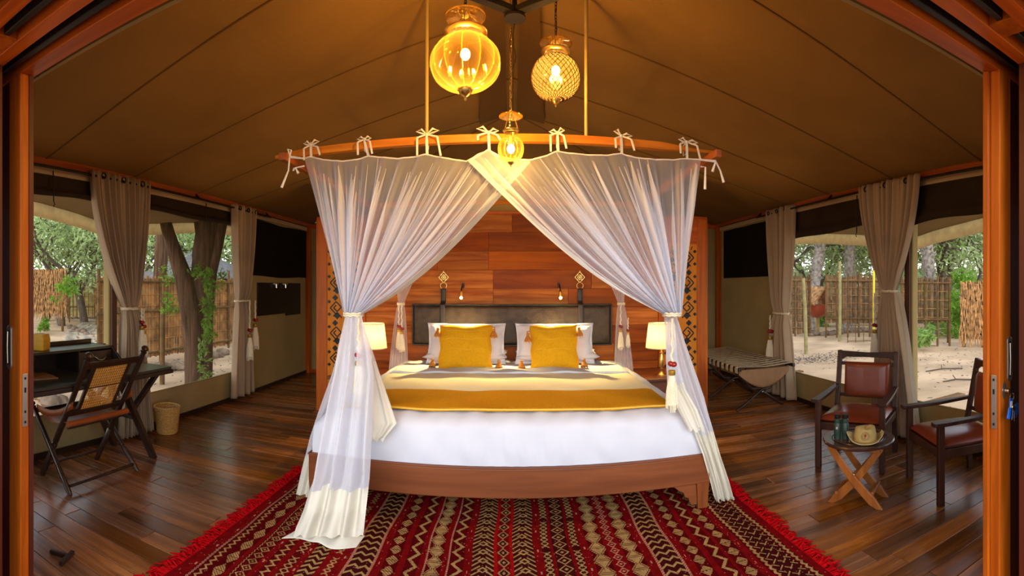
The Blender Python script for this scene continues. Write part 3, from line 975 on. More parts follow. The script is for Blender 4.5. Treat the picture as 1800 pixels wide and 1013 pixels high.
# ================================================================== BED
BX0, BX1, BY0, BY1 = -1.255, 1.215, 2.84, 5.14
bed = thing('bed', 'big wooden double bed with plain low footboard standing on the red rug', 'bed', (-.02, 4.0, 0))
MB().box(BX0, BX1, BY0, BY0 + .045, .175, .345).build('foot_rail', M['bedx'], bed, bevel=0.005)
MB().box(BX0 - .004, BX1 + .004, BY0 - .005, BY0 + .055, .345, .356).build('foot_rail_lip', M['bedx'], bed, bevel=0.003)
for x0, x1 in ((BX0, BX0 + .045), (BX1 - .045, BX1)):
    MB().box(x0, x1, BY0 + .045, BY1, .175, .345).build('side_rail', M['bedy'], bed, bevel=0.005)
MB().box(BX0 + .045, BX1 - .045, BY0 + .045, BY1, .30, .335).build('slat_base', M['bedy'], bed)
for x, s in ((BX0 + .04, 1), (BX1 - .04, -1)):
    for y in (BY0 + .05, BY1 - .1):
        MB().bar((x, y, .0), (x, y, .18), .065, .065, w2=.085, h2=.085).build('leg', M['bedz'], bed, bevel=0.004)
        poly = [(0, 0.0), (.04, .0), (.055, .02), (.06, .045), (.085, .055), (.095, .085), (.125, .10), (.155, .125), (.155, .14), (0, .14)]
        MB().prism([(u, v + .035) for u, v in poly], lambda u, v: (x + s * (u + .03), y - .02, v), lambda u, v: (x + s * (u + .03), y + .015, v)).build('leg_bracket', M['bedx'], bed, bevel=0.002)
for i in range(1):
    MB().box(-.05, .05, 3.9, 4.0, 0, .30).build('centre_leg', M['bedz'], bed)

# mattress made up with a white duvet, rounded and slightly loose
MX0, MX1, MY0, MY1 = -1.215, 1.185, 2.86, 5.10


def duvet(u, v):
    # u around the cross-section from left floor edge over the top to the right, v from foot to head
    e = 0.16
    side = min(u, 1 - u)
    L = MX1 - MX0
    if side < e:
        t = side / e
        if t < .5:
            z = .352 + (.54 - .352) * (t / .5)
            dx = 0
        else:
            a = (t - .5) / .5 * PI / 2
            z = .54 + .085 * math.sin(a)
            dx = .15 * (1 - math.cos(a))
        x = MX0 + dx if u < .5 else MX1 - dx
    else:
        tt = (u - e) / (1 - 2 * e)
        x = lerp(MX0 + .15, MX1 - .15, tt)
        z = .625
    return x, z


mt_ = MB()


def duv(u, v):
    x, z = duvet(u, v)
    # foot end rounding
    fe = 0.10
    if v < fe:
        t = v / fe
        if t < .55:
            k = t / .55
            y = MY0 - .012 * math.sin(k * PI)
            zz = .352 + (z - .352) * k * .72
        else:
            a = (t - .55) / .45 * PI / 2
            y = MY0 + .14 * (1 - math.cos(a))
            zz = .352 + (z - .352) * (.72 + .28 * math.sin(a))
    else:
        y = lerp(MY0 + .14, MY1, (v - fe) / (1 - fe))
        zz = z
    n = 0.006 * math.sin(x * 9 + y * 3) * math.sin(y * 5.2 + x) + 0.0035 * math.sin(x * 31 + y * 7) + 0.0025 * math.sin(x * 47 - y * 19)
    if v < fe:
        y += 0.006 * math.sin(x * 23 + zz * 9) * math.sin(zz * 18)
        y += .0045 * math.sin(x * 62 + 4 * math.sin(x * 5) + zz * 14) * math.exp(-((zz - .44) / .08) ** 2) * (.5 + .5 * math.sin(x * 3.3 + 1))
    crown = .02 * (1 - (x / 1.2) ** 2) * min(1, v * 8)
    if zz > .5:
        zz += n + crown
    side = min(u, 1 - u)
    if side < .1:
        x += (0.012 * math.sin(y * 9 + 1) + .006 * math.sin(y * 27)) * (1 if u > .5 else -1)
    return (x, y, zz)


mt_.grid(duv, 320, 130)
mat_o = mt_.build('duvet', M['sheet'], smooth=80)
tag(mat_o, 'white duvet covering the mattress of the wooden bed', 'duvet')
rebase(mat_o, (-.015, 4.0, .352))
ms = MB().box(MX0 + .05, MX1 - .05, MY0 + .06, MY1 - .01, .345, .56).build('mattress', M['sheet'], bevel=0.03)
tag(ms, 'thick mattress under the white duvet on the bed', 'mattress')
rebase(ms, (0, 4, .345))


def topz(x, y):
    return .625 + .02 * (1 - (x / 1.2) ** 2) + 0.006 * math.sin(x * 9 + y * 3) * math.sin(y * 5.2 + x)


def sidefall(x, lim=1.04):
    """height drop beyond the flat top of the mattress"""
    a = abs(x + .015) - lim
    return 0 if a < 0 else min(.28, (a ** 2) * 3.2 + a * .35)


def on_bed(name, mat, y0, y1, x0, x1, lift, label, cat, wav=0.004, curve=0.0):
    def f(u, v):
        x = lerp(x0, x1, u)
        yy = lerp(y0, y1, v) + curve * (1 - (2 * u - 1) ** 2) + 0.004 * math.sin(u * 23)
        edge = min(u, 1 - u, v, 1 - v) * 30
        return (x, yy, topz(x, yy) + lift * min(1, .35 + edge) + wav * math.sin(u * 37 + v * 3) * .4 - sidefall(x))
    o = MB().grid(f, 80, 30).build(name, mat, smooth=80, solid=0.004)
    tag(o, label, cat)
    rebase(o, ((x0 + x1) / 2, (y0 + y1) / 2, topz(0, y0)))
    return o


on_bed('lamplit_cover', M['lamplitsheet'], 3.40, 4.40, -1.14, 1.10, .008, 'white duvet cover on the upper half of the bed, lamplight coloured in as cream', 'lamplit_cover')  # white duvet again: a separate sheet coloured as if lit by the lamps
rn = on_bed('bed_runner', M['mustard'], 2.97, 3.53, -1.14, 1.035, .017, 'mustard yellow woven runner laid across the foot of the bed', 'runner')
MB().tube([(lerp(-1.1, 1.03, i / 40), 2.966 + 0.004 * math.sin(i / 40 * 23), topz(lerp(-1.1, 1.03, i / 40), 2.97) + .016 - sidefall(lerp(-1.1, 1.03, i / 40))) for i in range(41)], .005, 6).build('edge_stitching', M['mustardline'], None)
bpy.data.objects['edge_stitching'].parent = rn
bpy.data.objects['edge_stitching'].matrix_parent_inverse = Matrix.Translation(rn.location).inverted()
on_bed('top_sheet', M['sheet'], 4.26, 4.62, -1.12, 1.08, .022, 'white top sheet folded down below the mustard cushions', 'sheet', wav=.012)


# pillows
def pillow_mb(w_, h_, t_, n=26, flange=0.0, seed=0):
    b = MB()
    for sgn in (1, -1):
        def f(u, v, sgn=sgn):
            a, c = 2 * u - 1, 2 * v - 1
            ea = max(0, 1 - abs(a) ** 2.6) ** .55
            ec = max(0, 1 - abs(c) ** 2.6) ** .55
            th = t_ / 2 * ea * ec
            x = w_ / 2 * a * (1 - .055 * (1 - c * c)) + .006 * math.sin(c * 7 + seed)
            z = h_ / 2 * c * (1 - .055 * (1 - a * a)) + .006 * math.sin(a * 6 + seed * 2)
            wr_ = .010 * math.sin(a * 8 + c * 5 + seed) * math.sin(c * 7 - a * 3) * (1 - abs(a * c))
            return (x, -sgn * (th + wr_ * .6 * min(1, th * 30)), z + h_ / 2)
        b.grid(f, n, n)
    return b


def pillow(name, w_, h_, t_, loc, rz, tilt, mat, label, cat, group=None, seed=0, flange=False):
    b = pillow_mb(w_, h_, t_, seed=seed)
    o = b.build(name, mat, smooth=70)
    tag(o, label, cat, group)
    o.location = loc
    o.rotation_euler = (tilt, 0, rz)
    MW[o.name] = Matrix.LocRotScale(Vector(loc), o.rotation_euler.to_quaternion(), None)
    if flange:
        # flat hem round the edge
        fb = MB()
        n = 40
        ring = []
        for i in range(4 * n):
            k, t = divmod(i, n)
            t = t / n * 2 - 1
            a, c = [(t, -1), (1, t), (-t, 1), (-1, -t)][k]
            x = w_ / 2 * a * (1 - .055 * (1 - c * c))
            z = h_ / 2 * c * (1 - .055 * (1 - a * a))
            ring.append((x, z, a, c))
        V, Fc = [], []
        for i, (x, z, a, c) in enumerate(ring):
            V.append((x * .97, 0, z * .97 + h_ / 2))
            V.append((x * (1 + .055 * h_ / w_ * 1.6), .006 * math.sin(i * .5), z * 1.10 + h_ / 2))
        m_ = len(ring)
        for i in range(m_):
            j = (i + 1) % m_
            Fc.append((2 * i, 2 * j, 2 * j + 1, 2 * i + 1))
        MB().add(V, Fc).build('flange', mat, o, smooth=60, solid=0.004, local=True)
    return o


pillow('pillow', .76, .38, .18, (-.455, 4.80, .665), 0.02, -.30, M['sheet'], 'white pillow standing behind the left mustard cushion', 'pillow', seed=1, flange=True)
pillow('pillow', .76, .38, .18, (.425, 4.80, .665), -0.02, -.30, M['sheet'], 'white pillow standing behind the right mustard cushion', 'pillow', seed=3, flange=True)
for x, s_, lab in ((-.46, 5, 'white pillow lying flat against the leather panel on the left half'), (.45, 7, 'white pillow lying flat against the leather panel on the right half')):
    pillow('flat_pillow', .84, .34, .15, (x, 4.76, .715), 0, -PI / 2 + .10, M['sheet'], lab, 'pillow', seed=s_)


def cushion(loc, rz, tilt, roll, w_, h_, label, seed, tassels):
    b = pillow_mb(w_, h_, .17, seed=seed)
    o = b.build('cushion', M['mustard2'], smooth=70)
    tag(o, label, 'cushion')
    o.location = loc
    o.rotation_euler = (tilt, roll, rz)
    MW[o.name] = Matrix.LocRotScale(Vector(loc), o.rotation_euler.to_quaternion(), None)
    for k, zf in enumerate((.40, .64, .84)):
        pts = []
        for i in range(25):
            a = -0.72 + 1.44 * i / 24
            c = 2 * zf - 1
            ea = max(0, 1 - abs(a) ** 2.6) ** .55
            ec = max(0, 1 - abs(c) ** 2.6) ** .55
            wr_ = .010 * math.sin(a * 8 + c * 5 + seed) * math.sin(c * 7 - a * 3) * (1 - abs(a * c))
            pts.append((w_ / 2 * a * (1 - .055 * (1 - c * c)) + .006 * math.sin(c * 7 + seed), -(.085 * ea * ec + wr_ * .6) - .001, h_ / 2 * c * (1 - .055 * (1 - a * a)) + .006 * math.sin(a * 6 + seed * 2) + h_ / 2))
        MB().tube(pts, .0011, 4).build('pale_stripe', M['mustardline'], o, local=True)
    for (cx_, cz, side) in tassels:
        t = MB()
        p0 = Vector((cx_ * w_ / 2, 0, h_ / 2 + cz * h_ / 2))
        if cz > 0:
            top = p0 + Vector((cx_ * .018, -.055, -.045))
            t.tube([p0, (p0 + top) / 2 + Vector((cx_ * .02, 0, .01)), top], .004, 6)
            ctr = top
        else:
            ctr = p0 + Vector((cx_ * .045, -.03, .065))
        prof = [(.004, .012), (.013, .008), (.016, -.002), (.010, -.012), (.022, -.030), (.032, -.050), (.036, -.062), (.018, -.066), (0.0, -.06)]
        t.lathe([(r_, z) for r_, z in prof], c=ctr, n=14)
        for i in range(22):
            a = i * 2.4
            t.tube([ctr + Vector((.01 * math.cos(a), .01 * math.sin(a), -.014)), ctr + Vector((.033 * math.cos(a), .033 * math.sin(a), -.062 - .006 * (i % 3)))], .0035, 4)
        t.build('tassel', M['ochre'], o, smooth=50, local=True)
    return o


cushion((-.435, 4.50, .650), 0.03, -.36, 0, .51, .425, 'mustard yellow cushion with four ochre tassels on the left half of the bed', 2, [(-.95, .93, 0), (.98, .9, 0), (-1.0, -.95, 0), (1.05, -.97, 0)])
cushion((.395, 4.50, .650), -0.08, -.36, -.035, .455, .425, 'mustard yellow cushion with ochre tassels on the right half of the bed', 6, [(-.98, .75, 0), (.98, .93, 0), (-1.12, -.95, 0), (1.0, -.98, 0)])

# leather headboard panel
hp = thing('headboard_panel', 'long grey brown leather panel mounted on the board wall above the pillows', 'headboard', (0, 5.10, .78))


def lp(u, v):
    a, c = 2 * u - 1, 2 * v - 1
    th = .035 * (max(0, 1 - abs(a) ** 24) ** .5) * (max(0, 1 - abs(c) ** 10) ** .5)
    return (a * 1.045, 5.135 - th - .002 * math.sin(a * 40) * math.sin(c * 9), 1.01 + c * .205)


MB().grid(lp, 90, 24).build('leather_pad', M['leather'], hp, smooth=60)
for (x0, x1, z0, z1) in ((-1.062, 1.062, 1.216, 1.230), (-1.062, 1.062, .79, .804), (-1.062, -1.047, .804, 1.216), (1.047, 1.062, .804, 1.216)):
    MB().box(x0, x1, 5.115, 5.196, z0, z1).build('frame_strip', M['strap'], hp, bevel=.004)
MB().box(-1.06, 1.06, 5.14, 5.198, .79, 1.23).build('backing', M['strap'], hp)

for x, lab in ((-.728, 'dark leather strap hanging from a gilt lozenge ornament, left of the bed wall'), (.722, 'dark leather strap hanging from a gilt lozenge ornament, right of the bed wall')):
    t = thing('hanging_strap', lab, 'wall hanging', (x, 5.15, 1.36))
    zc = 1.515
    b = MB()
    y0 = 5.178

    def st(pts, w_=.007):
        for p, q in zip(pts[:-1], pts[1:]):
            b.bar((x + p[0], y0, zc + p[1]), (x + q[0], y0, zc + q[1]), w_, .008, up=(0, 1, 0))
    st([(-.052, 0), (0, .058), (.052, 0), (0, -.058), (-.052, 0)])
    st([(-.026, .029), (.026, -.029)], .004)
    st([(.026, .029), (-.026, -.029)], .004)
    st([(-.026, 0), (0, .029), (.026, 0), (0, -.029), (-.026, 0)], .006)
    b.tube([(x + .018 * math.cos(a), y0 - .004, zc + .018 * math.sin(a)) for a in np.linspace(0, 2 * PI, 17)[:-1]], .004, 6, closed=True)
    for (u, v) in ((-.039, .014), (.039, .014), (-.039, -.014), (.039, -.014), (-.013, .043), (.013, .043), (-.013, -.043), (.013, -.043), (0, .066)):
        b.ball((x + u, y0 - .003, zc + v), .006, 8)
    b.box(x - .008, x + .008, y0, 5.20, zc - .008, zc + .008)
    b.build('gilt_ornament', M['gold'], t)
    MB().tube([(x + .034 * math.cos(a), 5.165, 1.425 + .034 * math.sin(a)) for a in np.linspace(0, 2 * PI, 21)[:-1]], .0045, 8, closed=True).build('ring', M['gold'], t, smooth=60)

    def sf(u, v):
        z = lerp(1.395, .80, v)
        y_ = 5.160 if z > 1.25 else lerp(5.160, 5.085, min(1, (1.25 - z) / .02))
        return (x + (u - .5) * lerp(.052, .062, v), y_, z)
    MB().grid(sf, 3, 40).build('leather_strap', M['strap'], t, smooth=60, solid=.006)

for x, lab in ((-.52, 'small brass reading light on the board wall above the left cushion'), (.497, 'small brass reading light on the board wall above the right cushion')):
    t = thing('reading_light', lab, 'reading light', (x, 5.17, 1.40))
    MB().box(x - .012, x + .012, 5.155, 5.198, 1.40, 1.45).build('wall_plate', M['black'], t, bevel=.003)
    MB().tube([(x, 5.16, 1.43), (x, 5.09, 1.43), (x, 5.03, 1.39), (x, 5.01, 1.355)], .006, 8).build('gooseneck', M['black'], t, smooth=60)
    hm = Matrix.Translation((x, 5.0, 1.33)) @ Matrix.Rotation(math.radians(22), 4, 'X')
    b = MB()
    b.lathe([(.010, .045), (.016, .04), (.018, .0), (.022, -.03)], n=16, mat=hm)
    b.build('lamp_head', M['brass'], t, smooth=40)
    MB().ball((x, 4.985, 1.298), .014, 10).build('bulb', M['spotbulb'], t, smooth=60)
    l = bpy.data.lights.new('reading_beam', 'SPOT')
    l.energy = 140
    l.color = (1.0, .68, .24)
    l.spot_size = math.radians(105)
    l.spot_blend = .6
    l.shadow_soft_size = .012
    lo = bpy.data.objects.new('reading_beam', l)
    COL.objects.link(lo)
    lo.location = (x, 4.97, 1.275)
    lo.rotation_euler = Vector((0, -.42, -1)).to_track_quat('-Z', 'Y').to_euler()
    lo.parent = t
    lo.matrix_parent_inverse = MW[t.name].inverted()

# nightstands and lamps
for s, x0, x1, lx, side in ((-1, -1.78, -1.20, -1.385, 'left'), (1, 1.20, 1.76, 1.475, 'right')):
    t = thing('nightstand', 'dark reddish wooden nightstand with a drawer on the %s side of the bed' % side, 'nightstand', ((x0 + x1) / 2, 4.83, 0))
    MB().box(x0, x1, 4.48, 5.14, .50, .528).build('tabletop', M['stand'], t, bevel=.006)
    b = MB().box(x0 + .03, x1 - .03, 4.52, 5.13, .34, .50)
    b.build('case', M['stand'], t, bevel=.003)
    d = MB().box(x0 + .05, x1 - .05, 4.505, 4.52, .36, .485).build('drawer', M['stand'], t, bevel=.003)
    MB().ball(((x0 + x1) / 2, 4.495, .42), .012, 10).build('knob', M['brass'], d, smooth=60)
    for xx in (x0 + .05, x1 - .05):
        for yy in (4.55, 5.10):
            MB().box(xx - .02, xx + .02, yy - .02, yy + .02, 0, .34).build('leg', M['stand'], t, bevel=.003)
    MB().box(x0 + .04, x1 - .04, 4.54, 5.11, .12, .14).build('shelf', M['stand'], t, bevel=.003)
    ly = 4.68
    L = thing('table_lamp', 'brass table lamp with a cream pleated shade on the %s nightstand' % side, 'lamp', (lx, ly, .528))
    MB().lathe([(.055, 0), (.055, .008), (.045, .018), (.022, .028), (.013, .045), (.018, .06), (.012, .07), (.018, .10), (.023, .15), (.014, .20), (.010, .215), (.016, .225), (.008, .235), (.006, .30), (0, .30)], c=(lx, ly, .528), n=24).build('base', M['brass'], L, smooth=40)
    zs0, zs1 = .805, 1.045
    sb = MB()
    n = 96
    V, Fc = [], []
    for zi in range(2):
        for j in range(n):
            a = 2 * PI * j / n
            r_ = (lerp(.155, .128, zi)) * (1 + .022 * (1 if j % 2 else -1))
            V.append((lx + r_ * math.cos(a), ly + r_ * math.sin(a), lerp(zs0, zs1, zi)))
    for j in range(n):
        j2 = (j + 1) % n
        Fc.append((j, j2, n + j2, n + j))
    sb.add(V, Fc).build('shade', M['shade'], L, smooth=10)
    for z, r_ in ((zs0, .157), (zs1, .130)):
        MB().tube([(lx + r_ * math.cos(a), ly + r_ * math.sin(a), z) for a in np.linspace(0, 2 * PI, 33)[:-1]], .004, 6, closed=True).build('shade_trim', M['hem'], L, smooth=60)
    MB().ball((lx, ly, .90), .026, 10).build('bulb', M['bulb'], L, smooth=60)
    point_light('lamp_light', (lx, ly, .93), 11, (1.0, .58, .20), .03, L)

# ================================================================== CANOPY FRAME, POLES AND NET
RY, RZ0 = 2.86, 2.262
cf = thing('canopy_frame', 'square wooden canopy frame hung on two poles above the bed', 'canopy frame', (-.08, 3.9, 2.25))
fr = MB()
NB = 14
for i in range(NB):
    pass


def frpt(t):
    x = lerp(-1.50, 1.30, t)
    return Vector((x, RY, RZ0 + .012 * (1 - (2 * t - 1) ** 2)))


V, Fc = [], []
for i in range(NB + 1):
    t = i / NB
    p = frpt(t)
    e = min(t, 1 - t) * NB
    hh = .024 if e >= 1 else .010
    ww = .022 if e >= 1 else .012
    V += [p + Vector((0, -ww, -hh)), p + Vector((0, ww, -hh)), p + Vector((0, ww, hh)), p + Vector((0, -ww, hh))]
for i in range(NB):
    for j in range(4):
        j2 = (j + 1) % 4
        Fc.append((4 * i + j, 4 * i + j2, 4 * i + 4 + j2, 4 * i + 4 + j))
Fc += [(0, 1, 2, 3)[::-1], tuple(4 * NB + k for k in range(4))]
fr.add(V, Fc).build('front_rail', M['rail'], cf, bevel=.004)
for x in (-1.375, 1.215):
    MB().bar((x, RY - .16, RZ0 - .045), (x, 5.02, RZ0 - .045), .04, .045).build('side_rail', M['raily'], cf, bevel=.004)
MB().bar((-1.42, 4.92, RZ0), (1.26, 4.92, RZ0), .04, .045).build('back_rail', M['rail'], cf, bevel=.004)
for x in (-.503, .437):
    MB().tube([(x, RY, RZ0 + .02), (x, RY, 3.115)], .011, 10).build('suspension_pole', M['polem'], cf, smooth=50)

net = thing('bed_net', 'sheer white mosquito net draped from the wooden canopy frame and tied back', 'mosquito net', (-.08, 2.8, 0))


def poly_at(pts, t):
    """point on a polyline of (px,py,Y) by fraction, smooth in between"""
    n = len(pts) - 1
    k = min(int(t * n), n - 1)
    f = t * n - k
    a, b_ = pts[k], pts[k + 1]
    return [lerp(a[i], b_[i], f) for i in range(3)]


def arc(pts, t):
    """by arc fraction over px"""
    xs = [p[0] for p in pts]
    X_ = lerp(xs[0], xs[-1], t)
    if xs[0] > xs[-1]:
        q = list(reversed(pts))
    else:
        q = pts
    ax = [p[0] for p in q]
    return X_, float(np.interp(X_, ax, [p[1] for p in q])), float(np.interp(X_, ax, [p[2] for p in q]))


def net_panel(top, gx, gy, gY, gw, inner_sag, folds, seed, name='net_panel', flip=1, hem=True):
    """gathered panel: top edge polyline in photo pixels -> gather point"""
    rnd = random.Random(seed)
    ph = [rnd.uniform(0, 6.28) for _ in range(4)]

    def f(u, v):
        X_, Y_, D_ = arc(top, u)
        # swag smoothing
        a = atY(X_, Y_, D_)
        uu = u + .012 * math.sin(u * 14 + ph[0]) * v
        g_ = atY(gx + (uu - .5) * gw, gy, gY)
        s = v
        p = a.lerp(g_, s)
        # inner edge sags
        inn = (u if flip > 0 else 1 - u)
        p.z -= inner_sag * math.sin(PI * v) * inn ** 1.5
        p.x -= flip * inner_sag * .35 * math.sin(PI * v) * inn ** 2
        wd = lerp(abs(top[0][0] - top[-1][0]), gw, s) / 900.0
        amp = (.020 + .008 * math.sin(u * 23 + ph[2])) * min(1, v * 3.2) * (1 - .2 * v) + .003
        w_ = math.sin(u * folds * 2 * PI + ph[1] + 1.5 * math.sin(u * 9 + ph[2])) + .5 * math.sin(u * folds * 3.7 * PI + ph[3])
        p.y += amp * w_
        p.x += .010 * math.cos(u * folds * 2 * PI + ph[1]) * v * (1 - v) * 3
        return p
    g_ = MB().grid(f, 360, 60)
    # folds where the gathered net lies double
    for k in range(60):
        u0 = rnd.uniform(.01, .99)
        wu = rnd.uniform(.005, .034)
        v0 = rnd.uniform(0, .22)
        up_ = rnd.choice([0, 0, 1])

        def st(a, b_, u0=u0, wu=wu, v0=v0):
            v = lerp(v0, 1, b_)
            q = f(min(1, max(0, u0 + (a - .5) * wu * min(1, b_ * 2.5 + .12) + .006 * math.sin(b_ * 5 + u0 * 40))), v)
            q.y -= .010 + .004 * math.sin(a * PI)
            return q
        g_.grid(st, 5, 40, mi=1)
    o = g_.build(name, [M['net'], M['net3']], net, smooth=180)
    return f, o


topL = [(535, 279, 2.83), (546, 275.5, 2.83), (568, 281, 2.83), (600, 283.5, 2.83), (626, 281, 2.83), (648, 274.5, 2.83), (672, 277, 2.83), (700, 279, 2.83), (728, 276, 2.83), (748, 271.5, 2.83), (775, 277, 2.83), (820, 284, 2.83), (840, 272, 2.83), (859, 264, 2.83), (880, 276, 2.83), (905, 281, 2.83), (932, 285, 2.83)]
topR = [(824, 285, 2.80), (842, 273, 2.80), (859, 263, 2.80), (872, 274, 2.80), (900, 281, 2.80), (935, 281, 2.80), (960, 274, 2.80), (979, 266, 2.80), (1005, 270, 2.80), (1040, 273, 2.80), (1070, 273, 2.80), (1092, 270, 2.80), (1115, 277, 2.80), (1150, 280.5, 2.80), (1185, 281, 2.80), (1205, 279, 2.80), (1232, 281, 2.80)]
fL, oL = net_panel(topL, 621, 553, 2.70, 30, .13, 13, 1, flip=1)
fR, oR = net_panel(topR, 1181, 553, 2.70, 28, .13, 13, 5, flip=-1)
# hems along the inner edges and along the top
for f_, o_, inner in ((fL, oL, 1.0), (fR, oR, 0.0)):
    sgn = -1 if inner == 1.0 else 1

    def band(u, v, f_=f_, inner=inner, sgn=sgn):
        uu = inner + sgn * (.020 + .004 * math.sin(v * 40)) * u
        p = f_(uu, v)
        return (p.x, p.y - .006, p.z)
    MB().grid(band, 4, 60).build('inner_hem', M['hem'], o_, smooth=80)
    MB().tube([f_(i / 120, 0) for i in range(121)], .0045, 5).build('top_binding', M['tie'], o_, smooth=60)


def skirt(rows, folds, seed, name, hem_from=1.1, mat='net2', amp=.022, nv=56, nu=110, toe=0.0):
    """rows of (pxL, pxR, py, Y): a gathered tail below the tie"""
    rnd = random.Random(seed)
    ph = [rnd.uniform(0, 6.28) for _ in range(4)]
    n = len(rows) - 1

    def f(u, v):
        tv = np.linspace(0, 1, n + 1)
        a, b_, py, Y = [float(np.interp(v, tv, [r[i] for r in rows])) for i in range(4)]
        px = lerp(a, b_, u)
        p = atY(px, py, Y)
        am = amp * min(1, .25 + v * 1.6) * (1 if v < hem_from else .7)
        p.y += am * (math.sin(u * folds * 2 * PI + ph[0] + math.sin(v * 4 + ph[1])) + .5 * math.sin(u * folds * 3.3 * PI + ph[2] + v * 2))
        p.z = max(p.z + (.012 * math.sin(u * folds * 2 * PI + ph[3]) if v > .97 else 0), .012)
        return p
    return MB().grid(f, nu, nv, mifn=lambda u, v: 1 if v > hem_from + .012 * math.sin(u * 9 + seed) else 0).build(name, [M[mat], M['hem']], net, smooth=180)


# left tail: behind (side panel), front, and the hem lying over the bed corner
skirt([(611, 632, 555, 2.76), (596, 634, 610, 2.86), (582, 640, 660, 2.94), (560, 640, 720, 3.02), (543, 625, 770, 3.04), (531, 610, 820, 3.00), (519, 600, 874, 2.98)], 5, 3, 'net_tail', .78)
skirt([(606, 636, 555, 2.66), (592, 650, 610, 2.62), (584, 657, 660, 2.58), (572, 655, 720, 2.55), (560, 652, 780, 2.50), (548, 650, 840, 2.46), (530, 644, 900, 2.42), (512, 640, 944, 2.44)], 3.6, 8, 'net_tail', .765, amp=.034)
skirt([(628, 640, 570, 2.70), (636, 652, 610, 2.76), (640, 668, 660, 2.80), (641, 684, 705, 2.79), (643, 697, 745, 2.77), (645, 672, 775, 2.76)], 2.4, 6, 'net_tail', .30, amp=.012)
# hem folding out on to the rug
def toe(u, v):
    a = at(lerp(516, 640, u), 905 + 8 * u, 2.60)
    x0 = lerp(-1.16, -.80, u)
    y_ = lerp(2.56, 2.415 + .05 * u, v)
    z = .012 + .05 * math.exp(-((u - .35 - .2 * v) / .12) ** 2) * (1 - v * .6) + .035 * math.exp(-((u - .75) / .10) ** 2) * (1 - v) + .02 * (1 - v)
    return (x0 - .07 * v * (1 - u) - .02 * v * u, y_ + .03 * math.sin(u * 7), z)
MB().grid(toe, 50, 14).build('hem_toe', M['hem'], net, smooth=80, solid=.003)
# right tail
skirt([(1168, 1190, 555, 2.76), (1170, 1204, 600, 2.80), (1176, 1222, 650, 2.84), (1190, 1240, 700, 2.83), (1214, 1252, 745, 2.80), (1236, 1267, 800, 2.80), (1248, 1282, 845, 2.84), (1257, 1292, 882, 2.90)], 4, 4, 'net_tail', .62, amp=.018)
skirt([(1172, 1186, 570, 2.72), (1171, 1192, 630, 2.76), (1175, 1206, 685, 2.80), (1192, 1226, 720, 2.79), (1212, 1240, 758, 2.78)], 2, 9, 'net_tail', .45, amp=.012)


point_light('rear_fill_light', (0, 6.5, 1.95), 22, (1.0, .80, .55), .12)  # unseen warm light added behind the headboard wall to brighten the rear canvas
# back corners of the net
for s, x, gpx in ((-1, -1.12, 707), (1, 1.10, 1095)):
    def fb(u, v, s=s, x=x):
        z = lerp(2.23, .50, v)
        gz = 1.24
        if z > gz:
            t = (2.23 - z) / (2.23 - gz)
            hwid = lerp(.36, .028, t ** .8)
            cx = lerp(x - s * .16, x, t)
        else:
            t = (gz - z) / (gz - .50)
            hwid = lerp(.028, .105, t ** .6)
            cx = x + s * .03 * t
        return (cx + (u * 2 - 1) * hwid, 4.85 + .02 * math.sin(u * 38) * min(1, .5 + abs(z - gz)), z)
    MB().grid(fb, 90, 40).build('rear_net_panel', M['net'], net, smooth=180)


def tassel_set(parent, tie_c, tie_r, drops, rope_mat='rope', n_turn=2, plane='y'):
    """braided cord round a gathered curtain with beaded tassels"""
    c = Vector(tie_c)
    b = MB()
    for k in range(n_turn):
        rx, ry = tie_r
        pts = []
        for a in np.linspace(0, 2 * PI, 37)[:-1]:
            pts.append((c.x + rx * math.cos(a), c.y + ry * math.sin(a), c.z + .012 * (k - .5) + .003 * math.sin(9 * a)))
        b.tube(pts, .0065, 6, closed=True)
    tb = b.build('cord', M[rope_mat], parent, smooth=60)
    for (p0, L, sc_) in drops:
        p0 = Vector(p0)
        q = MB()
        pts = [p0 + Vector((.004 * math.sin(i * 1.7), 0, -L * i / 12)) for i in range(13)]
        q.tube(pts, .0055 * sc_, 6)
        q.tube([p + Vector((.004 * math.cos(i * 2.2), -.004, 0)) for i, p in enumerate(pts)], .004 * sc_, 5)
        tp = q.build('tassel_cord', M[rope_mat], parent, smooth=60)
        e = p0 + Vector((0, 0, -L))
        for dx, dz in ((0, -.006), (.012, -.010)):
            MB().ball((e.x + dx * sc_ - .006, e.y - dx * .3, e.z + dz), .014 * sc_, 12, sz=.85).build('bead', M['redbead'], tp, smooth=80)
        MB().lathe([(.010 * sc_, 0), (.015 * sc_, -.004), (.015 * sc_, -.020 * sc_), (.010 * sc_, -.026 * sc_)], c=(e.x, e.y, e.z - .030 * sc_), n=14).build('gold_collar', M['goldbead'], tp, smooth=40)
        tz = e.z - .050 * sc_
        ts = MB()
        ts.lathe([(0, .004), (.012 * sc_, 0), (.016 * sc_, -.02 * sc_), (.020 * sc_, -.07 * sc_), (.024 * sc_, -.125 * sc_), (.0, -.12 * sc_)], c=(e.x, e.y, tz), n=14)
        for i in range(26):
            a = i * 2.4
            rr = .022 * sc_ * (1 if i % 2 else .75)
            ts.tube([(e.x + .011 * sc_ * math.cos(a), e.y + .011 * sc_ * math.sin(a), tz - .006), (e.x + rr * math.cos(a), e.y + rr * math.sin(a), tz - .07 * sc_), (e.x + rr * 1.12 * math.cos(a), e.y + rr * 1.12 * math.sin(a), tz - (.130 + .008 * (i % 4)) * sc_)], .0026 * sc_, 4)
        ts.build('tassel', M[rope_mat], tp, smooth=50)


def tieback(label, cat, tie_c, tie_r, drops, **k):
    t = thing('tieback', label, cat, tie_c)
    tassel_set(t, tie_c, tie_r, drops, **k)
    return t


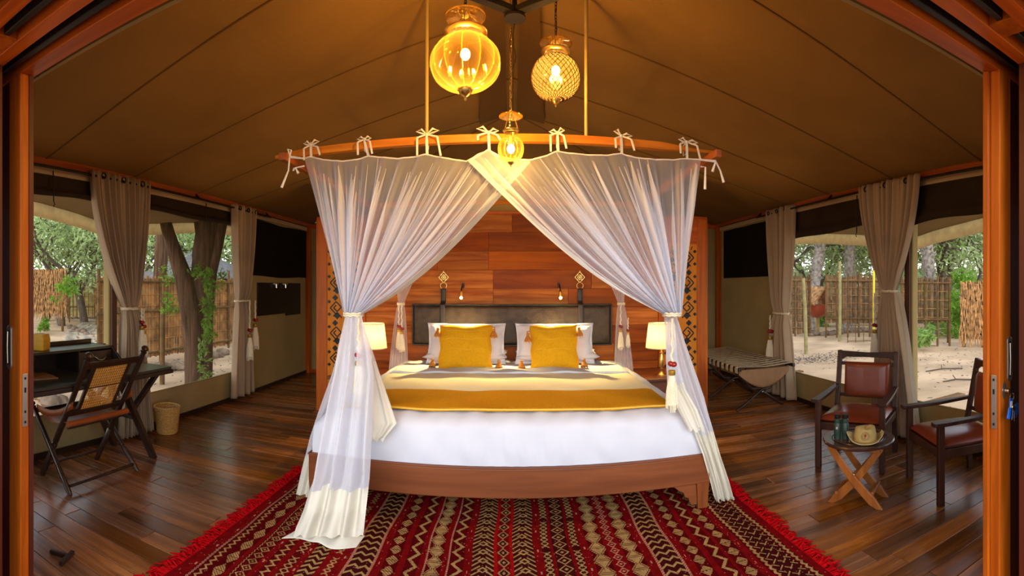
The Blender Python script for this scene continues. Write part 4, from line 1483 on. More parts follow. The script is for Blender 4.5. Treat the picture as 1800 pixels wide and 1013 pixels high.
cl = atY(621, 553, 2.70)
cr = atY(1181, 553, 2.70)
dL = atY(630, 560, 2.62)
dR = atY(1181, 560, 2.62)
tieback('cream cord tieback with red bead and tassel round the left front net', 'tieback', cl, (.055, .055), [(dL, .20, 1.25)])
tieback('cream cord tieback with red bead and tassel round the right front net', 'tieback', cr, (.050, .055), [(dR, .25, 1.35)])
tieback('small tasselled tieback on the net behind the left lamp', 'tieback', (-1.12, 4.85, 1.24), (.036, .03), [((-1.13, 4.80, 1.24), .22, 1.2), ((-1.10, 4.80, 1.24), .24, 1.2)])
tieback('small tasselled tieback on the net beside the right lamp', 'tieback', (1.10, 4.85, 1.24), (.036, .03), [((1.085, 4.80, 1.24), .22, 1.2), ((1.16, 4.80, 1.10), .12, .9)])

# white tapes that tie the net to the rail
for i, (px, rail_dx, style) in enumerate([(546, 0, 1), (647, -6, 1), (750, 0, 2), (859, 0, 3), (980, 0, 2), (1092, 0, 4), (1207, 0, 1)]):
    b = MB()
    topy = {546: 276, 647: 275, 750: 271, 859: 264, 980: 267, 1092: 271, 1207: 279}[px]
    p0 = atY(px + 1, topy, 2.83)
    p1 = atY(px + rail_dx, topy - 26, 2.83)
    b.bar(p0, p1, .016, .003, up=(0, 1, 0))
    top = Vector((p1.x, RY - .03, RZ0 + .040))
    b.bar(p1, top, .014, .003, up=(0, 1, 0))
    b.ball(top, .010, 8)
    rnd = random.Random(i + 3)
    for sgn in (-1, 1):
        w1 = rnd.uniform(.035, .075)
        h1 = rnd.uniform(.0, .025)
        lp_ = [top, top + Vector((sgn * w1 * .5, -.006, h1 + .012)), top + Vector((sgn * w1, -.006, h1)), top + Vector((sgn * w1 * .5, -.006, h1 - .012)), top]
        b.tube(lp_, [.003, .007, .006, .006, .003], 5)
        tl = rnd.uniform(.05, .12) if style != 3 else .03
        b.bar(top, top + Vector((sgn * w1 * .9, -.015, -.02)), .009, .003, up=(0, 1, 0))
        b.bar(top + Vector((sgn * w1 * .9, -.015, -.02)), top + Vector((sgn * w1 * 1.05 + .01, -.02, -.02 - tl)), .012, .003, up=(0, 1, 0))
    b.tube([top, Vector((top.x, RY + .03, RZ0 + .03)), Vector((top.x, RY + .03, RZ0 - .03)), Vector((top.x, RY - .026, RZ0 - .03)), p1], .004, 5)
    b.build('tie_tape', M['tie'], net, smooth=60)
for s, ex, pts_list in ((-1, 0, [[(535, 279), (510, 276)], [(510, 276), (506, 262), (512, 264), (509, 277), (507, 300), (495, 330)], [(535, 292), (520, 295), (524, 305)], [(520, 295), (515, 300), (518, 296)]]),
                        (1, 0, [[(1232, 281), (1258, 284)], [(1258, 284), (1252, 302)], [(1258, 284), (1266, 300), (1272, 321)], [(1232, 293), (1240, 294), (1239, 333)]])):
    b = MB()
    for pl in pts_list:
        q = [atY(x, y_, 2.70) for x, y_ in pl]
        b.tube(q, [.0055] * (len(q) - 1) + [.009], 5)
    b.build('tie_tape', M['tie'], net, smooth=60)

# ================================================================== PENDANT LANTERNS
def chain(b, p, q, link=.022, r=.0022):
    p, q = Vector(p), Vector(q)
    n = max(2, int((q - p).length / (link * .72)))
    d = (q - p).normalized()
    a = d.orthogonal().normalized()
    c = d.cross(a)
    for i in range(n):
        ctr = p.lerp(q, (i + .5) / n)
        s_ = a if i % 2 else c
        b.tube([ctr + d * (link * .5 * math.cos(t)) + s_ * (link * .26 * math.sin(t)) for t in np.linspace(0, 2 * PI, 9)[:-1]], r, 4, closed=True)


def lantern(name, label, c, R, hs, disc_z, disc_r, lobes, kind, top_z, power, bulb_dz):
    c = Vector(c)
    t = thing(name, label, 'pendant lamp', c)
    H = R * hs
    prof = []
    for i in range(21):
        a = PI * (.06 + .80 * i / 20)
        prof.append((R * math.sin(a) ** .85, -H * math.cos(a)))
    n = 96
    g_ = MB().shell(prof, c, n, lobes=lobes, amp=.05 if lobes else 0).build('globe', M['amber' if kind != 'mosaic' else 'mosaic'], t, smooth=60)
    if lobes:
        rb = MB()
        for k in range(lobes):
            a = 2 * PI * k / lobes
            rb.tube([c + Vector((r_ * .955 * math.cos(a), r_ * .955 * math.sin(a), z)) for r_, z in prof], .0022 * R / .17 + .0006, 5)
        rb.build('glass_ribs', M['amberrib'], g_, smooth=60)
    if kind == 'mosaic':
        lt = MB()
        N = 28
        for k in range(N):
            for sg in (-1, 1):
                pts = []
                for i in range(21):
                    r_, z = prof[i]
                    a = 2 * PI * k / N + sg * i / 20 * 1.9
                    pts.append(c + Vector(((r_ + .002) * math.cos(a), (r_ + .002) * math.sin(a), z)))
                lt.tube(pts, .0019, 3, cap=False)
        lt.build('metal_lattice', M['lattice'], g_, kind='stuff')
    nr = prof[-1][0]
    nz = c.z + prof[-1][1]
    # neck ring and flared rim
    MB().shell([(nr, 0), (nr * .95, .012), (nr * 1.05, .03)], (c.x, c.y, nz), 40).build('glass_neck', M['clearrim'], t, smooth=60)
    MB().shell([(nr * 1.0, 0), (nr * 1.22, .006), (nr * 1.27, .011), (nr * 1.22, .016), (nr * 1.02, .012), (nr * 1.0, 0)], (c.x, c.y, nz + .022), 40).build('brass_rim', M['brass'], t, smooth=40)
    # finial
    k = max(.52, R / .17)
    MB().lathe([(0, -.058 * k), (.005 * k, -.054 * k), (.007 * k, -.046 * k), (.004 * k, -.04 * k), (.012 * k, -.036 * k), (.030 * k, -.02 * k), (.037 * k, .0), (.034 * k, .008 * k)], c=(c.x, c.y, c.z - H * math.cos(PI * .06) + .004), n=24).build('finial', M['brass'], t, smooth=40)
    # glass smoke disc above
    dz = disc_z
    MB().shell([(.008, .03), (disc_r * .35, .02), (disc_r * .8, .006), (disc_r, 0), (disc_r * 1.01, -.004), (disc_r * .8, .001), (disc_r * .35, .014), (.008, .022)], (c.x, c.y, dz), 40).build('smoke_disc', M['clearrim'], t, smooth=60)
    MB().tube([(c.x + disc_r * math.cos(a), c.y + disc_r * math.sin(a), dz) for a in np.linspace(0, 2 * PI, 41)[:-1]], .0035, 6, closed=True).tube([(c.x + disc_r * .55 * math.cos(a), c.y + disc_r * .55 * math.sin(a), dz + .010) for a in np.linspace(0, 2 * PI, 41)[:-1]], .002, 5, closed=True).build('disc_rim', M['amberrib'], t, smooth=60)
    ch = MB()
    for kk in range(3):
        a = 2 * PI * kk / 3 + .4
        chain(ch, (c.x + nr * 1.3 * math.cos(a), c.y + nr * 1.3 * math.sin(a), nz + .035), (c.x + .010 * math.cos(a), c.y + .010 * math.sin(a), dz + .03), link=.02 * max(.6, k), r=.0016 * max(.7, k))
    ch.build('support_chains', M['brass'], t)
    c2 = MB()
    chain(c2, (c.x, c.y, dz + .03), (c.x, c.y, top_z), link=.024, r=.0022)
    c2.build('hanging_chain', M['brass' if kind == 'small' else 'iron'], t)
    MB().tube([(c.x + .006 * math.sin(i * 1.3), c.y - .006, lerp(c.z + bulb_dz + .05, top_z, i / 16)) for i in range(17)], .0022, 5).build('flex', M['iron'], t)
    MB().lathe([(.012, .0), (.012, .03), (.009, .045)], c=(c.x, c.y, c.z + bulb_dz + .022), n=16).build('bulb_holder', M['white' if kind == 'small' else 'brass'], t, smooth=40)
    MB().ball((c.x, c.y, c.z + bulb_dz), .024 if kind != 'small' else .021, 14, sz=1.15).build('bulb', M['bulb'], t, smooth=80)
    point_light('lantern_light', (c.x, c.y, c.z + bulb_dz - .03), power, (1.0, .62, .22), .035, t)
    return t


c1 = at(818, 112, 2.35)
lantern('pendant_lantern', 'large round ribbed amber glass pendant lantern, the biggest of the three', c1, .172, .74, c1.z + .225, .096, 12, 'big', 3.10, 36, .045)
c2 = at(977, 137, 2.70)
lantern('pendant_lantern', 'round pendant lantern of small gold mosaic glass pieces', c2, .133, .92, c2.z + .19, .088, 0, 'mosaic', 3.12, 22, .04)
c3 = at(898, 262, 2.62)
lantern('pendant_lantern', 'smallest clear amber pendant lantern hanging lowest in front of the rail', c3, .071, 1.02, c3.z + .175, .062, 12, 'small', 2.80, 12, .0)

# steel bracket under the ridge
sb_ = thing('ceiling_bracket', 'black steel bracket with two arms under the tent ridge', 'bracket', (.015, 2.70, 2.88))
MB().lathe([(.06, 0), (.06, .012), (.03, .02), (.03, .05), (0, .05)], c=(.015, 2.70, 2.885), n=20).build('plate', M['iron'], sb_, smooth=40)
MB().bar((.0, 2.68, 2.92), (-1.15, 2.0, 3.02), .05, .035).build('arm', M['iron'], sb_, bevel=.003)
MB().bar((.03, 2.68, 2.92), (1.15, 2.0, 3.02), .05, .035).build('arm', M['iron'], sb_, bevel=.003)
MB().tube([(.015, 2.72, 2.90), (.015, 2.72, 3.26)], .014, 8).build('hanger_rod', M['iron'], sb_)
pc = MB().tube([at(905, 42, 2.68), at(901, 62, 2.68), at(903, 80, 2.67), at(907, 100, 2.66), at(903, 118, 2.64), at(898, 128, 2.62)], .0028, 6).build('loose_flex', M['iron'], sb_)

# ================================================================== RUG
RX0, RX1, RYa, RYb = -1.555, 1.455, .95, 3.42
cell = .0046
nx = int((RX1 - RX0) / cell)
ny = int((RYb - RYa) / cell)
pat = np.zeros((ny, nx), dtype=np.int32)
jj = np.arange(ny)[:, None]


def col(i0, w_, fn):
    ii = np.arange(w_)[None, :]
    r = fn(ii, jj, w_)
    pat[:, i0:i0 + w_] = np.where(r >= 0, r, pat[:, i0:i0 + w_])


def zigzag(c=1, bgc=2, per=16, th=3, amp=None):
    def fn(i, j, w_):
        a = (w_ - th - 2) if amp is None else amp
        t = np.abs(((j % per) / per) * 2 - 1) * a
        on = (np.abs(i - t - 1 - th / 2) < th / 2 + .3)
        return np.where(on, c, bgc)
    return fn


def diamonds(c=1, bgc=2, per=18, fillc=-1, double=True):
    def fn(i, j, w_):
        d = np.abs(i - (w_ - 1) / 2) / (w_ / 2) + np.abs((j % per) - per / 2) / (per / 2)
        r = np.where((d > .72) & (d < 1.0), c, bgc)
        r = np.where(d < .28, c, r)
        if fillc >= 0:
            r = np.where((d >= .28) & (d <= .72), fillc, r)
        return r
    return fn


def lozenge_solid(c=1, bgc=2, per=26):
    def fn(i, j, w_):
        d = np.abs(i - (w_ - 1) / 2) / (w_ / 2) + np.abs((j % per) - per / 2) / (per / 2)
        r = np.where((d < .95) & ((j % per) != per // 2), c, bgc)
        r = np.where((d < .95) & ((i + j) % 4 == 0), bgc, r)
        return r
    return fn


def hourglass(c=1, bgc=2, per=24):
    def fn(i, j, w_):
        k = np.abs((j % per) - per / 2) / (per / 2)
        d = np.abs(i - (w_ - 1) / 2) / (w_ / 2)
        r = np.where(d < (1 - k) * .9 + .04, c, bgc)
        r = np.where((j % per == per // 2) | (j % per == per // 2 + 3), bgc, r)
        r = np.where((np.abs(d - ((1 - k) * .9 + .22)) < .07), c, r)
        return r
    return fn


def herring(c=1, bgc=2, per=9):
    def fn(i, j, w_):
        m = np.abs(i - (w_ - 1) / 2)
        on = ((j + m.astype(int)) % per < 3) & (m > 3)
        r = np.where(on, c, bgc)
        P_ = per * 2
        d = m + np.abs((j % P_) - P_ / 2)
        r = np.where((d < 6) & (d > 3), c, r)
        return r
    return fn


def cross(c=1, bgc=0, per=9, gap=6):
    def fn(i, j, w_):
        h = (w_ - 1) / 2
        jj_ = (j % per) - per / 2
        on = (np.abs(np.abs(i - h) - np.abs(jj_) * h / (per / 2)) < 1.1) | ((np.abs(i - h) < .6) & (np.abs(jj_) < 3))
        on &= ((j // per) % (gap + 1)) != gap
        return np.where(on, c, bgc)
    return fn


def chev(c=1, bgc=2, per=12):
    def fn(i, j, w_):
        z = np.abs(((i) % 12) - 6)
        on = ((j + z * 1.0).astype(int) % per) < 4
        return np.where(on, c, bgc)
    return fn


def dots(c=1, bgc=5, per=6):
    def fn(i, j, w_):
        on = ((j + i * 3) % per < 3) & (np.abs(i - (w_ - 1) / 2) < 1.1)
        return np.where(on, c, bgc)
    return fn


def dash(c=4, bgc=0, per=44):
    def fn(i, j, w_):
        on = (j % per < 5) & (np.abs(i - (w_ - 1) / 2) < .8)
        r = np.where(on, c, bgc)
        return np.where(((j * 7 + i * 13) % 197) == 0, 4, r)
    return fn


def cross_fence(c=1, bgc=2):
    def fn(i, j, w_):
        a = (i + j) % 14 < 2
        b_ = (i - j) % 14 < 2
        s1 = (i % 10 < 6)
        return np.where((a & s1) | (b_ & (i % 10 > 2)), c, bgc)
    return fn


def plainc(c=0):
    return lambda i, j, w_: np.full((1, 1), c)


seq = [(plainc(0), 10), (dash(), 6), (dots(4, 5, 5), 5), (zigzag(1, 5, 10, 2), 9), (plainc(5), 4), (lozenge_solid(1, 5, 30), 15), (plainc(0), 5), (dots(), 4), (diamonds(1, 5, 14), 13), (dash(), 8),
       (zigzag(1, 5, 12, 3), 12), (plainc(0), 7), (cross(1, 5, 10, 5), 10), (dash(), 8), (chev(1, 2, 10), 18), (plainc(0), 7), (cross(1, 0, 9, 4), 8), (plainc(3), 5),
       (zigzag(1, 5, 24, 4), 16), (plainc(0), 6), (dots(4, 0, 4), 2), (hourglass(1, 5, 24), 17), (plainc(0), 6), (dots(4, 0, 4), 2), (zigzag(1, 5, 24, 4), 16), (dash(), 9), (herring(1, 2, 9), 24), (plainc(3), 4),
       (diamonds(1, 0, 20, 2), 14), (plainc(3), 4), (herring(1, 2, 9), 24), (dash(), 10), (cross(1, 2, 9, 7), 9), (plainc(0), 4), (diamonds(1, 2, 17), 18), (plainc(0), 4), (cross(1, 2, 9, 7), 9), (dash(), 10), (hourglass(1, 5, 26), 19), (plainc(0), 3), (diamonds(4, 0, 14), 12), (plainc(0), 3), (hourglass(1, 5, 26), 19)]
seq2 = [(dash(), 10), (dots(4, 0, 4), 3), (chev(1, 2, 13), 24), (dots(4, 0, 4), 3), (dash(), 9), (lozenge_solid(1, 5, 22), 16), (plainc(0), 7), (zigzag(1, 5, 26, 4), 15), (plainc(0), 4), (lozenge_solid(1, 5, 22), 16), (dash(), 9),
        (zigzag(1, 5, 9, 3), 8), (cross_fence(), 26), (zigzag(1, 5, 9, 3), 8), (plainc(0), 8), (dots(), 4), (cross(1, 2, 8, 9), 8), (plainc(5), 3), (diamonds(3, 5, 16, 0), 13), (plainc(5), 4), (dots(4, 5, 5), 5), (zigzag(1, 2, 8, 2), 7), (lozenge_solid(1, 2, 34), 14), (dots(4, 5, 5), 4), (plainc(0), 8), (dash(), 6)]
i0 = 0
for fn, wd in seq[:17] + seq2[:8] + seq[19:] + seq2 + seq[3:12]:
    if i0 + wd > nx - 6:
        break
    col(i0, wd, fn)
    i0 += wd
tail = nx - i0
pat[:, i0:] = 0
# scattered stitches
rs = np.random.RandomState(2)
msk = rs.rand(ny, nx)
pat = np.where((msk < .006) & (pat != 1), 4, pat)
pat = np.where((msk > .985) & (pat == 1), 5, pat)
gx_ = np.linspace(RX0, RX1, nx + 1)
gy_ = np.linspace(RYa, RYb, ny + 1)
XX, YY = np.meshgrid(gx_, gy_)
wob = .006 * np.sin(YY * 4.1) + .004 * np.sin(YY * 11)
ZZ = .010 + .0012 * np.sin(XX * 13) * np.sin(YY * 7)
co = np.stack([XX + wob, YY, ZZ], -1).reshape(-1, 3)
idx = np.arange((nx + 1) * (ny + 1)).reshape(ny + 1, nx + 1)
quads = np.stack([idx[:-1, :-1], idx[:-1, 1:], idx[1:, 1:], idx[1:, :-1]], -1).reshape(-1, 4)
me = bpy.data.meshes.new('rug_pile')
me.vertices.add(len(co))
me.vertices.foreach_set('co', co.astype(np.float32).ravel())
me.loops.add(len(quads) * 4)
me.loops.foreach_set('vertex_index', quads.astype(np.int32).ravel())
me.polygons.add(len(quads))
me.polygons.foreach_set('loop_start', (np.arange(len(quads)) * 4).astype(np.int32))
me.polygons.foreach_set('material_index', pat.reshape(-1).astype(np.int32))
me.update(calc_edges=True)
for nme, c in RED:
    me.materials.append(M[nme])
rug = thing('rug', 'large red flatweave rug with cream geometric stripes under the bed', 'rug', (-.05, 2.2, 0))
o = bpy.data.objects.new('woven_field', me)
COL.objects.link(o)
o.parent = rug
o.matrix_parent_inverse = MW[rug.name].inverted()
MW[o.name] = Matrix.Identity(4)
MB().box(RX0 + .005, RX1 - .005, RYa, RYb, .0015, .0085).build('backing', M['rug_dark'], rug)
fg = MB()
random.seed(9)
for s, X in ((-1, RX0), (1, RX1)):
    y = RYa
    while y < RYb:
        L = random.uniform(.05, .12)
        a = random.uniform(-.9, .9)
        p = Vector((X + s * -.01, y, .009))
        d = Vector((s * math.cos(a), math.sin(a), 0))
        e1 = p + d * L * .5 + Vector((0, 0, random.uniform(.002, .02)))
        a2 = a + random.uniform(-.8, .8)
        e2 = e1 + Vector((s * math.cos(a2), math.sin(a2), 0)) * L * .5
        e2.z = .006
        fg.tube([p, e1, e2], [.005, .005, .0035], 4)
        if random.random() < .5:
            e3 = e1 + Vector((s * math.cos(a2 + .9), math.sin(a2 + .9), 0)) * L * .4
            e3.z = .007
            fg.tube([e1, e3], [.0045, .003], 4)
        y += random.uniform(.005, .012)
M['fringe'] = plain('red_wool_fringe', (0.36, 0.003, 0.005), 0.95, spec=0.02, noise=.3, nscale=40)
fg.build('fringe', M['fringe'], rug, kind='stuff', smooth=50)

# ================================================================== WINDOW CURTAINS
def curtain(label, s, X, yt0, yt1, ym, mw, yb0, yb1, ztie, folds, seed, zb=.03, grom=3):
    rnd = random.Random(seed)
    ph = rnd.uniform(0, 6)
    x0 = X - .105 * s
    t = thing('curtain', label, 'curtain', (x0, (yt0 + yt1) / 2, zb))

    def f(u, v):
        z = lerp(2.42, zb, v)
        if z > ztie:
            k = (2.42 - z) / (2.42 - ztie)
            k2 = k ** 1.7
            a = lerp(yt0, ym - mw / 2, k2)
            b_ = lerp(yt1, ym + mw / 2, k2)
        else:
            k = (ztie - z) / (ztie - zb)
            k2 = min(1, k * 1.0) ** .7
            a = lerp(ym - mw / 2, yb0, k2)
            b_ = lerp(ym + mw / 2, yb1, k2)
        near = math.exp(-((z - ztie) / .10) ** 2)
        amp = .048 * (1 - .45 * near)
        w_ = math.sin(u * folds * 2 * PI + ph) + .35 * math.sin(u * folds * 4.6 * PI + ph * 2 + v)
        yy = lerp(a, b_, u) + .012 * math.cos(u * folds * 2 * PI + ph)
        return (x0 + amp * w_ * (1 if z < 2.40 else .8), yy, z)
    MB().grid(f, int(folds * 22), 60).build('fabric', M['drape'], t, smooth=180, solid=.003)
    # pale lining showing along the outdoor edge of the big right curtain
    if seed == 5:
        MB().grid(lambda u, v: (lambda q: (q[0] + s * (.004 + .012 * u), q[1] - .045 * u, q[2]))(f(.0, .44 + .56 * v)), 2, 40).build('lining_edge', M['lining'], t, smooth=80)
    for k in range(grom):
        u = (k + .5) / grom if grom > 1 else .9
        yy = lerp(yt0, yt1, u)
        MB().tube([(x0 - s * .048 + .0, yy + .024 * math.cos(a), 2.375 + .024 * math.sin(a)) for a in np.linspace(0, 2 * PI, 21)[:-1]], .006, 6, closed=True).build('grommet', M['black'], t, smooth=60)
    return t, f


def wall_tie(label, s, X, ym, mw, z, drops, sl=0.0):
    x0 = X - .105 * s
    t = thing('tieback', label, 'tieback', (x0, ym, z))
    tassel_set(t, (x0, ym, z), (.065, mw / 2 + .02), [((x0 - s * .07, ym + dy, z - dz), L, sc_) for dy, dz, L, sc_ in drops], rope_mat='rope')


curtain('taupe linen curtain with grommets beside the writing desk', -1, XL, 2.73, 3.47, 3.22, .15, 3.10, 3.50, 1.21, 9, 1)
wall_tie('cream cord tieback with tassels on the curtain beside the desk', -1, XL, 3.22, .15, 1.21, [(.09, .0, .12, 1.5), (.12, .0, .16, 1.5)])
curtain('narrow taupe curtain between the left window and the dark netting panel', -1, XL, 4.98, 5.56, 5.20, .28, 4.96, 5.52, 1.24, 4, 2, zb=.06)
wall_tie('cream cord tieback with two tassels on the narrow left curtain', -1, XL, 5.20, .28, 1.24, [(.06, .0, .36, 1.9), (.20, .0, .24, 1.9)])
curtain('narrow taupe curtain beside the luggage rack', 1, XR, 5.02, 5.64, 5.30, .30, 4.98, 5.66, 1.08, 4, 3, zb=.03)
wall_tie('cream cord tieback with one tassel on the curtain beside the luggage rack', 1, XR, 5.30, .30, 1.08, [(.15, .03, .20, 2.2)])
curtain('taupe linen curtain with grommets behind the leather armchair', 1, XR, 2.94, 3.76, 3.34, .17, 2.98, 3.60, 1.37, 9, 5)
wall_tie('cream cord tieback on the curtain behind the leather armchair', 1, XR, 3.34, .17, 1.37, [(.13, .02, .30, 1.6)])

# ================================================================== LEFT: DESK, CHAIR, BASKET
DZ = .745
dx0, dx1, dy0, dy1 = -3.06, -2.62, 1.38, 3.14
desk = thing('writing_desk', 'dark wooden writing desk with a low shelved top in front of the left window', 'desk', (-2.9, 2.3, 0))
MB().box(-3.24, dx1, dy0, dy1, DZ - .022, DZ).build('desktop', M['greentop'], desk, bevel=.003)
MB().box(-3.24, dx1 + .01, dy0 - .01, dy1 + .01, DZ - .055, DZ - .022).build('desktop_edge', M['darky'], desk, bevel=.004)
# hutch: back, top, divider, drawers, sloping side
HX0, HX1 = -3.245, -2.955
HT = .925
hu = MB().box(HX0, HX1, dy0, 2.78, HT - .02, HT).build('hutch_top', M['greentop'], desk, bevel=.003)
MB().box(HX0, HX0 + .018, dy0, 2.78, HT, HT + .035).build('gallery_rail', M['darky'], desk, bevel=.003)
MB().box(HX0, HX0 + .015, dy0, 2.95, DZ, HT - .02).build('hutch_back', M['darky'], desk)
side_poly = [(HX0, DZ), (HX0, HT), (HX1, HT), (HX1 + .03, HT - .03), (HX1 + .16, DZ + .04), (HX1 + .18, DZ)]
for yy in (dy0, 2.76):
    MB().prism(side_poly, lambda u, v, yy=yy: (u, yy, v), lambda u, v, yy=yy: (u, yy + .02, v)).build('hutch_side', M['darky'], desk, bevel=.003)
MB().box(HX0, HX1 + .02, 2.40, 2.415, DZ, HT - .02).build('divider', M['darky'], desk)
dw = MB().box(HX1 - .01, HX1 + .012, 2.42, 2.755, DZ + .012, HT - .03).build('drawer', M['darky'], desk, bevel=.003)
MB().tube([(HX1 + .012, 2.570, .85), (HX1 + .03, 2.575, .845), (HX1 + .032, 2.595, .828), (HX1 + .032, 2.625, .822), (HX1 + .032, 2.655, .828), (HX1 + .03, 2.675, .845), (HX1 + .012, 2.680, .85)], .004, 6).build('drawer_handle', M['silver'], dw, smooth=60)
# crossed trestle legs
for x in (-2.70, -3.17):
    MB().bar((x, 3.00, .0), (x, 2.62, DZ - .06), .035, .065, up=(1, 0, 0)).build('leg', M['dark'], desk, bevel=.004)
    MB().bar((x - .036, 2.75, .40), (x - .036, 3.09, DZ - .06), .03, .05, up=(1, 0, 0)).build('brace', M['dark'], desk, bevel=.004)
    MB().bar((x, 1.43, .0), (x, 1.43, DZ - .06), .045, .045, up=(1, 0, 0)).build('leg', M['dark'], desk, bevel=.004)
MB().bar((-2.70, 2.79, .37), (-3.17, 2.79, .37), .03, .03).build('stretcher', M['dark'], desk)

# yellow box on the hutch
bp_ = (-3.08, 2.13)
bx = thing('tissue_box', 'mustard yellow cube box standing on the writing desk shelf', 'box', (*bp_, HT))
bm_ = Matrix.Translation((bp_[0], bp_[1], HT)) @ Matrix.Rotation(.5, 4, 'Z')
b = MB()
for i, (h, k) in enumerate(((0, .062), (.11, .058))):
    pass
V = []
for h, k in ((0, .060), (.04, .064), (.085, .064), (.125, .056)):
    V += [bm_ @ Vector((sx_ * k, sy_ * k, h)) for sx_, sy_ in ((-1, -1), (1, -1), (1, 1), (-1, 1))]
Fc = [(3, 2, 1, 0), (12, 13, 14, 15)]
for r_ in range(3):
    for j in range(4):
        Fc.append((4 * r_ + j, 4 * r_ + (j + 1) % 4, 4 * r_ + 4 + (j + 1) % 4, 4 * r_ + 4 + j))
b.add(V, Fc)
b.build('box_body', M['yellow'], bx, bevel=.008, seg=3)
MB().box(-.03, .03, -.02, .02, .121, .128, mat=bm_).build('box_slot', M['yellowdark'], bx)
fd = MB().box(-.17, .17, -.12, .12, 0, .008, mat=Matrix.Translation((-2.98, 1.98, DZ)) @ Matrix.Rotation(1.35, 4, 'Z')).build('folder', M['mat'], bevel=.002)
tag(fd, 'brown folder lying on the writing desk under the shelf', 'folder')

# folding chair with cane back, facing the desk
fc = thing('folding_chair', 'dark folding campaign chair with a cane back and leather seat at the desk', 'chair', (-2.72, 2.36, 0))
yA, yB = 2.10, 2.64


def turned(p, q, name, r0=.019, finial=False):
    p, q = Vector(p), Vector(q)
    b = MB()
    pts, rr = [], []
    for t, k in ((0, .8), (.03, 1), (.3, 1.05), (.305, .85), (.32, .85), (.325, 1.05), (.6, 1.0), (.93, .95), (1, .95)):
        pts.append(p.lerp(q, t))
        rr.append(r0 * k)
    b.tube(pts, rr, 10)
    if finial:
        d = (q - p).normalized()
        pr = [(0, .8), (.004, 1.2), (.010, .55), (.016, .6), (.024, 1.25), (.036, 1.35), (.048, .9), (.054, .2)]
        b.tube([q + d * h for h, k in pr], [r0 * k for h, k in pr], 12)
    return b.build(name, M['dark'], fc, smooth=40)


for y, yo in ((yA, -.0), (yB, .0)):
    turned((-3.00, y + yo, .0), (-2.475, y, .925), 'back_post', .022, True)
    sgn = 1 if y == yA else -1
    turned((-2.59, y - .055 * sgn, .0), (-3.06, y - .035 * sgn, .50), 'front_leg', .018, True)
for (a, b_) in (((-2.475 - .035, 0, .872), .045), ((-2.475 - .235, 0, .515), .045)):
    MB().bar((a[0], yA, a[2]), (a[0], yB, a[2]), .022, b_, up=(.49, 0, .87)).build('back_rail', M['dark'], fc, bevel=.004)
for yy in (2.20, 2.54):
    MB().bar((-2.710, yy, .515), (-2.515, yy, .87), .028, .02).build('back_slat', M['dark'], fc, bevel=.003)
# cane
b = MB()
P0, P1 = Vector((-2.698, 2.215, .538)), Vector((-2.698, 2.525, .538))
upv = Vector((-2.524 + 2.698, 0, .855 - .538))
nrm = Vector((.87, 0, -.47)) * .002
n1, n2 = 15, 15
for i in range(n1 + 1):
    p = P0.lerp(P1, i / n1)
    for o_ in (-.0022, .0022):
        b.bar(p + Vector((0, o_, 0)), p + upv + Vector((0, o_, 0)), .0022, .0012, up=(1, 0, -.5))
for j in range(n2 + 1):
    for o_ in (-.0022, .0022):
        q = upv * (j / n2 + o_ * 3)
        b.bar(P0 + q + nrm, P1 + q + nrm, .0012, .0022, up=(.49, 0, .87))
for k in range(-n2, n1 + 1, 1):
    for sg in (1, -1):
        i0_, j0_ = (k, 0) if k >= 0 else (0, -k)
        L = min(n1 - i0_, n2 - j0_)
        if L <= 0:
            continue
        pa = P0.lerp(P1, (i0_ if sg > 0 else n1 - i0_) / n1) + upv * (j0_ / n2)
        pb = P0.lerp(P1, ((i0_ + L) if sg > 0 else n1 - i0_ - L) / n1) + upv * ((j0_ + L) / n2)
        b.bar(pa - nrm, pb - nrm, .0016, .001, up=(1, 0, -.5))
b.build('cane_panel', M['cane'], fc)
# leather sling seat
def seat(u, v):
    x = lerp(-2.66, -3.05, v)
    z = lerp(.465, .475, v) - .05 * math.sin(PI * v) + .012 * (2 * u - 1) ** 2
    return (x, lerp(yA - .01, yB + .01, u), z)
MB().grid(seat, 14, 14).build('leather_seat', M['sling'], fc, smooth=80, solid=.006)
MB().tube([(-2.665, yA - .02, .455), (-2.665, yB + .02, .455)], .021, 12).build('seat_roll', M['sling'], fc, smooth=50)
MB().tube([(-3.05, yA - .03, .475), (-3.05, yB + .03, .475)], .016, 10).build('front_bar', M['dark'], fc, smooth=50)
MB().tube([(-2.69, yA, .425), (-2.69, yB, .425)], .013, 10).build('seat_bar', M['dark'], fc, smooth=50)
# low sling arm strap between back post and front finial
for y in (yA - .02, yB + .02):
    MB().grid(lambda u, v: (lerp(-2.61, -3.04, v), y + .004 * math.sin(v * 6), lerp(.60, .505, v) - .05 * math.sin(PI * v) + (u - .5) * .045), 2, 14).build('arm_strap', M['sling'], fc, smooth=80, solid=.005)
MB().tube([(-2.62, yA - .04, .05), (-2.62, yB + .04, .05)], .011, 10).build('stretcher', M['dark'], fc, smooth=50)
MB().tube([(-2.94, yA, .10), (-2.94, yB, .10)], .011, 10).build('stretcher', M['dark'], fc, smooth=50)

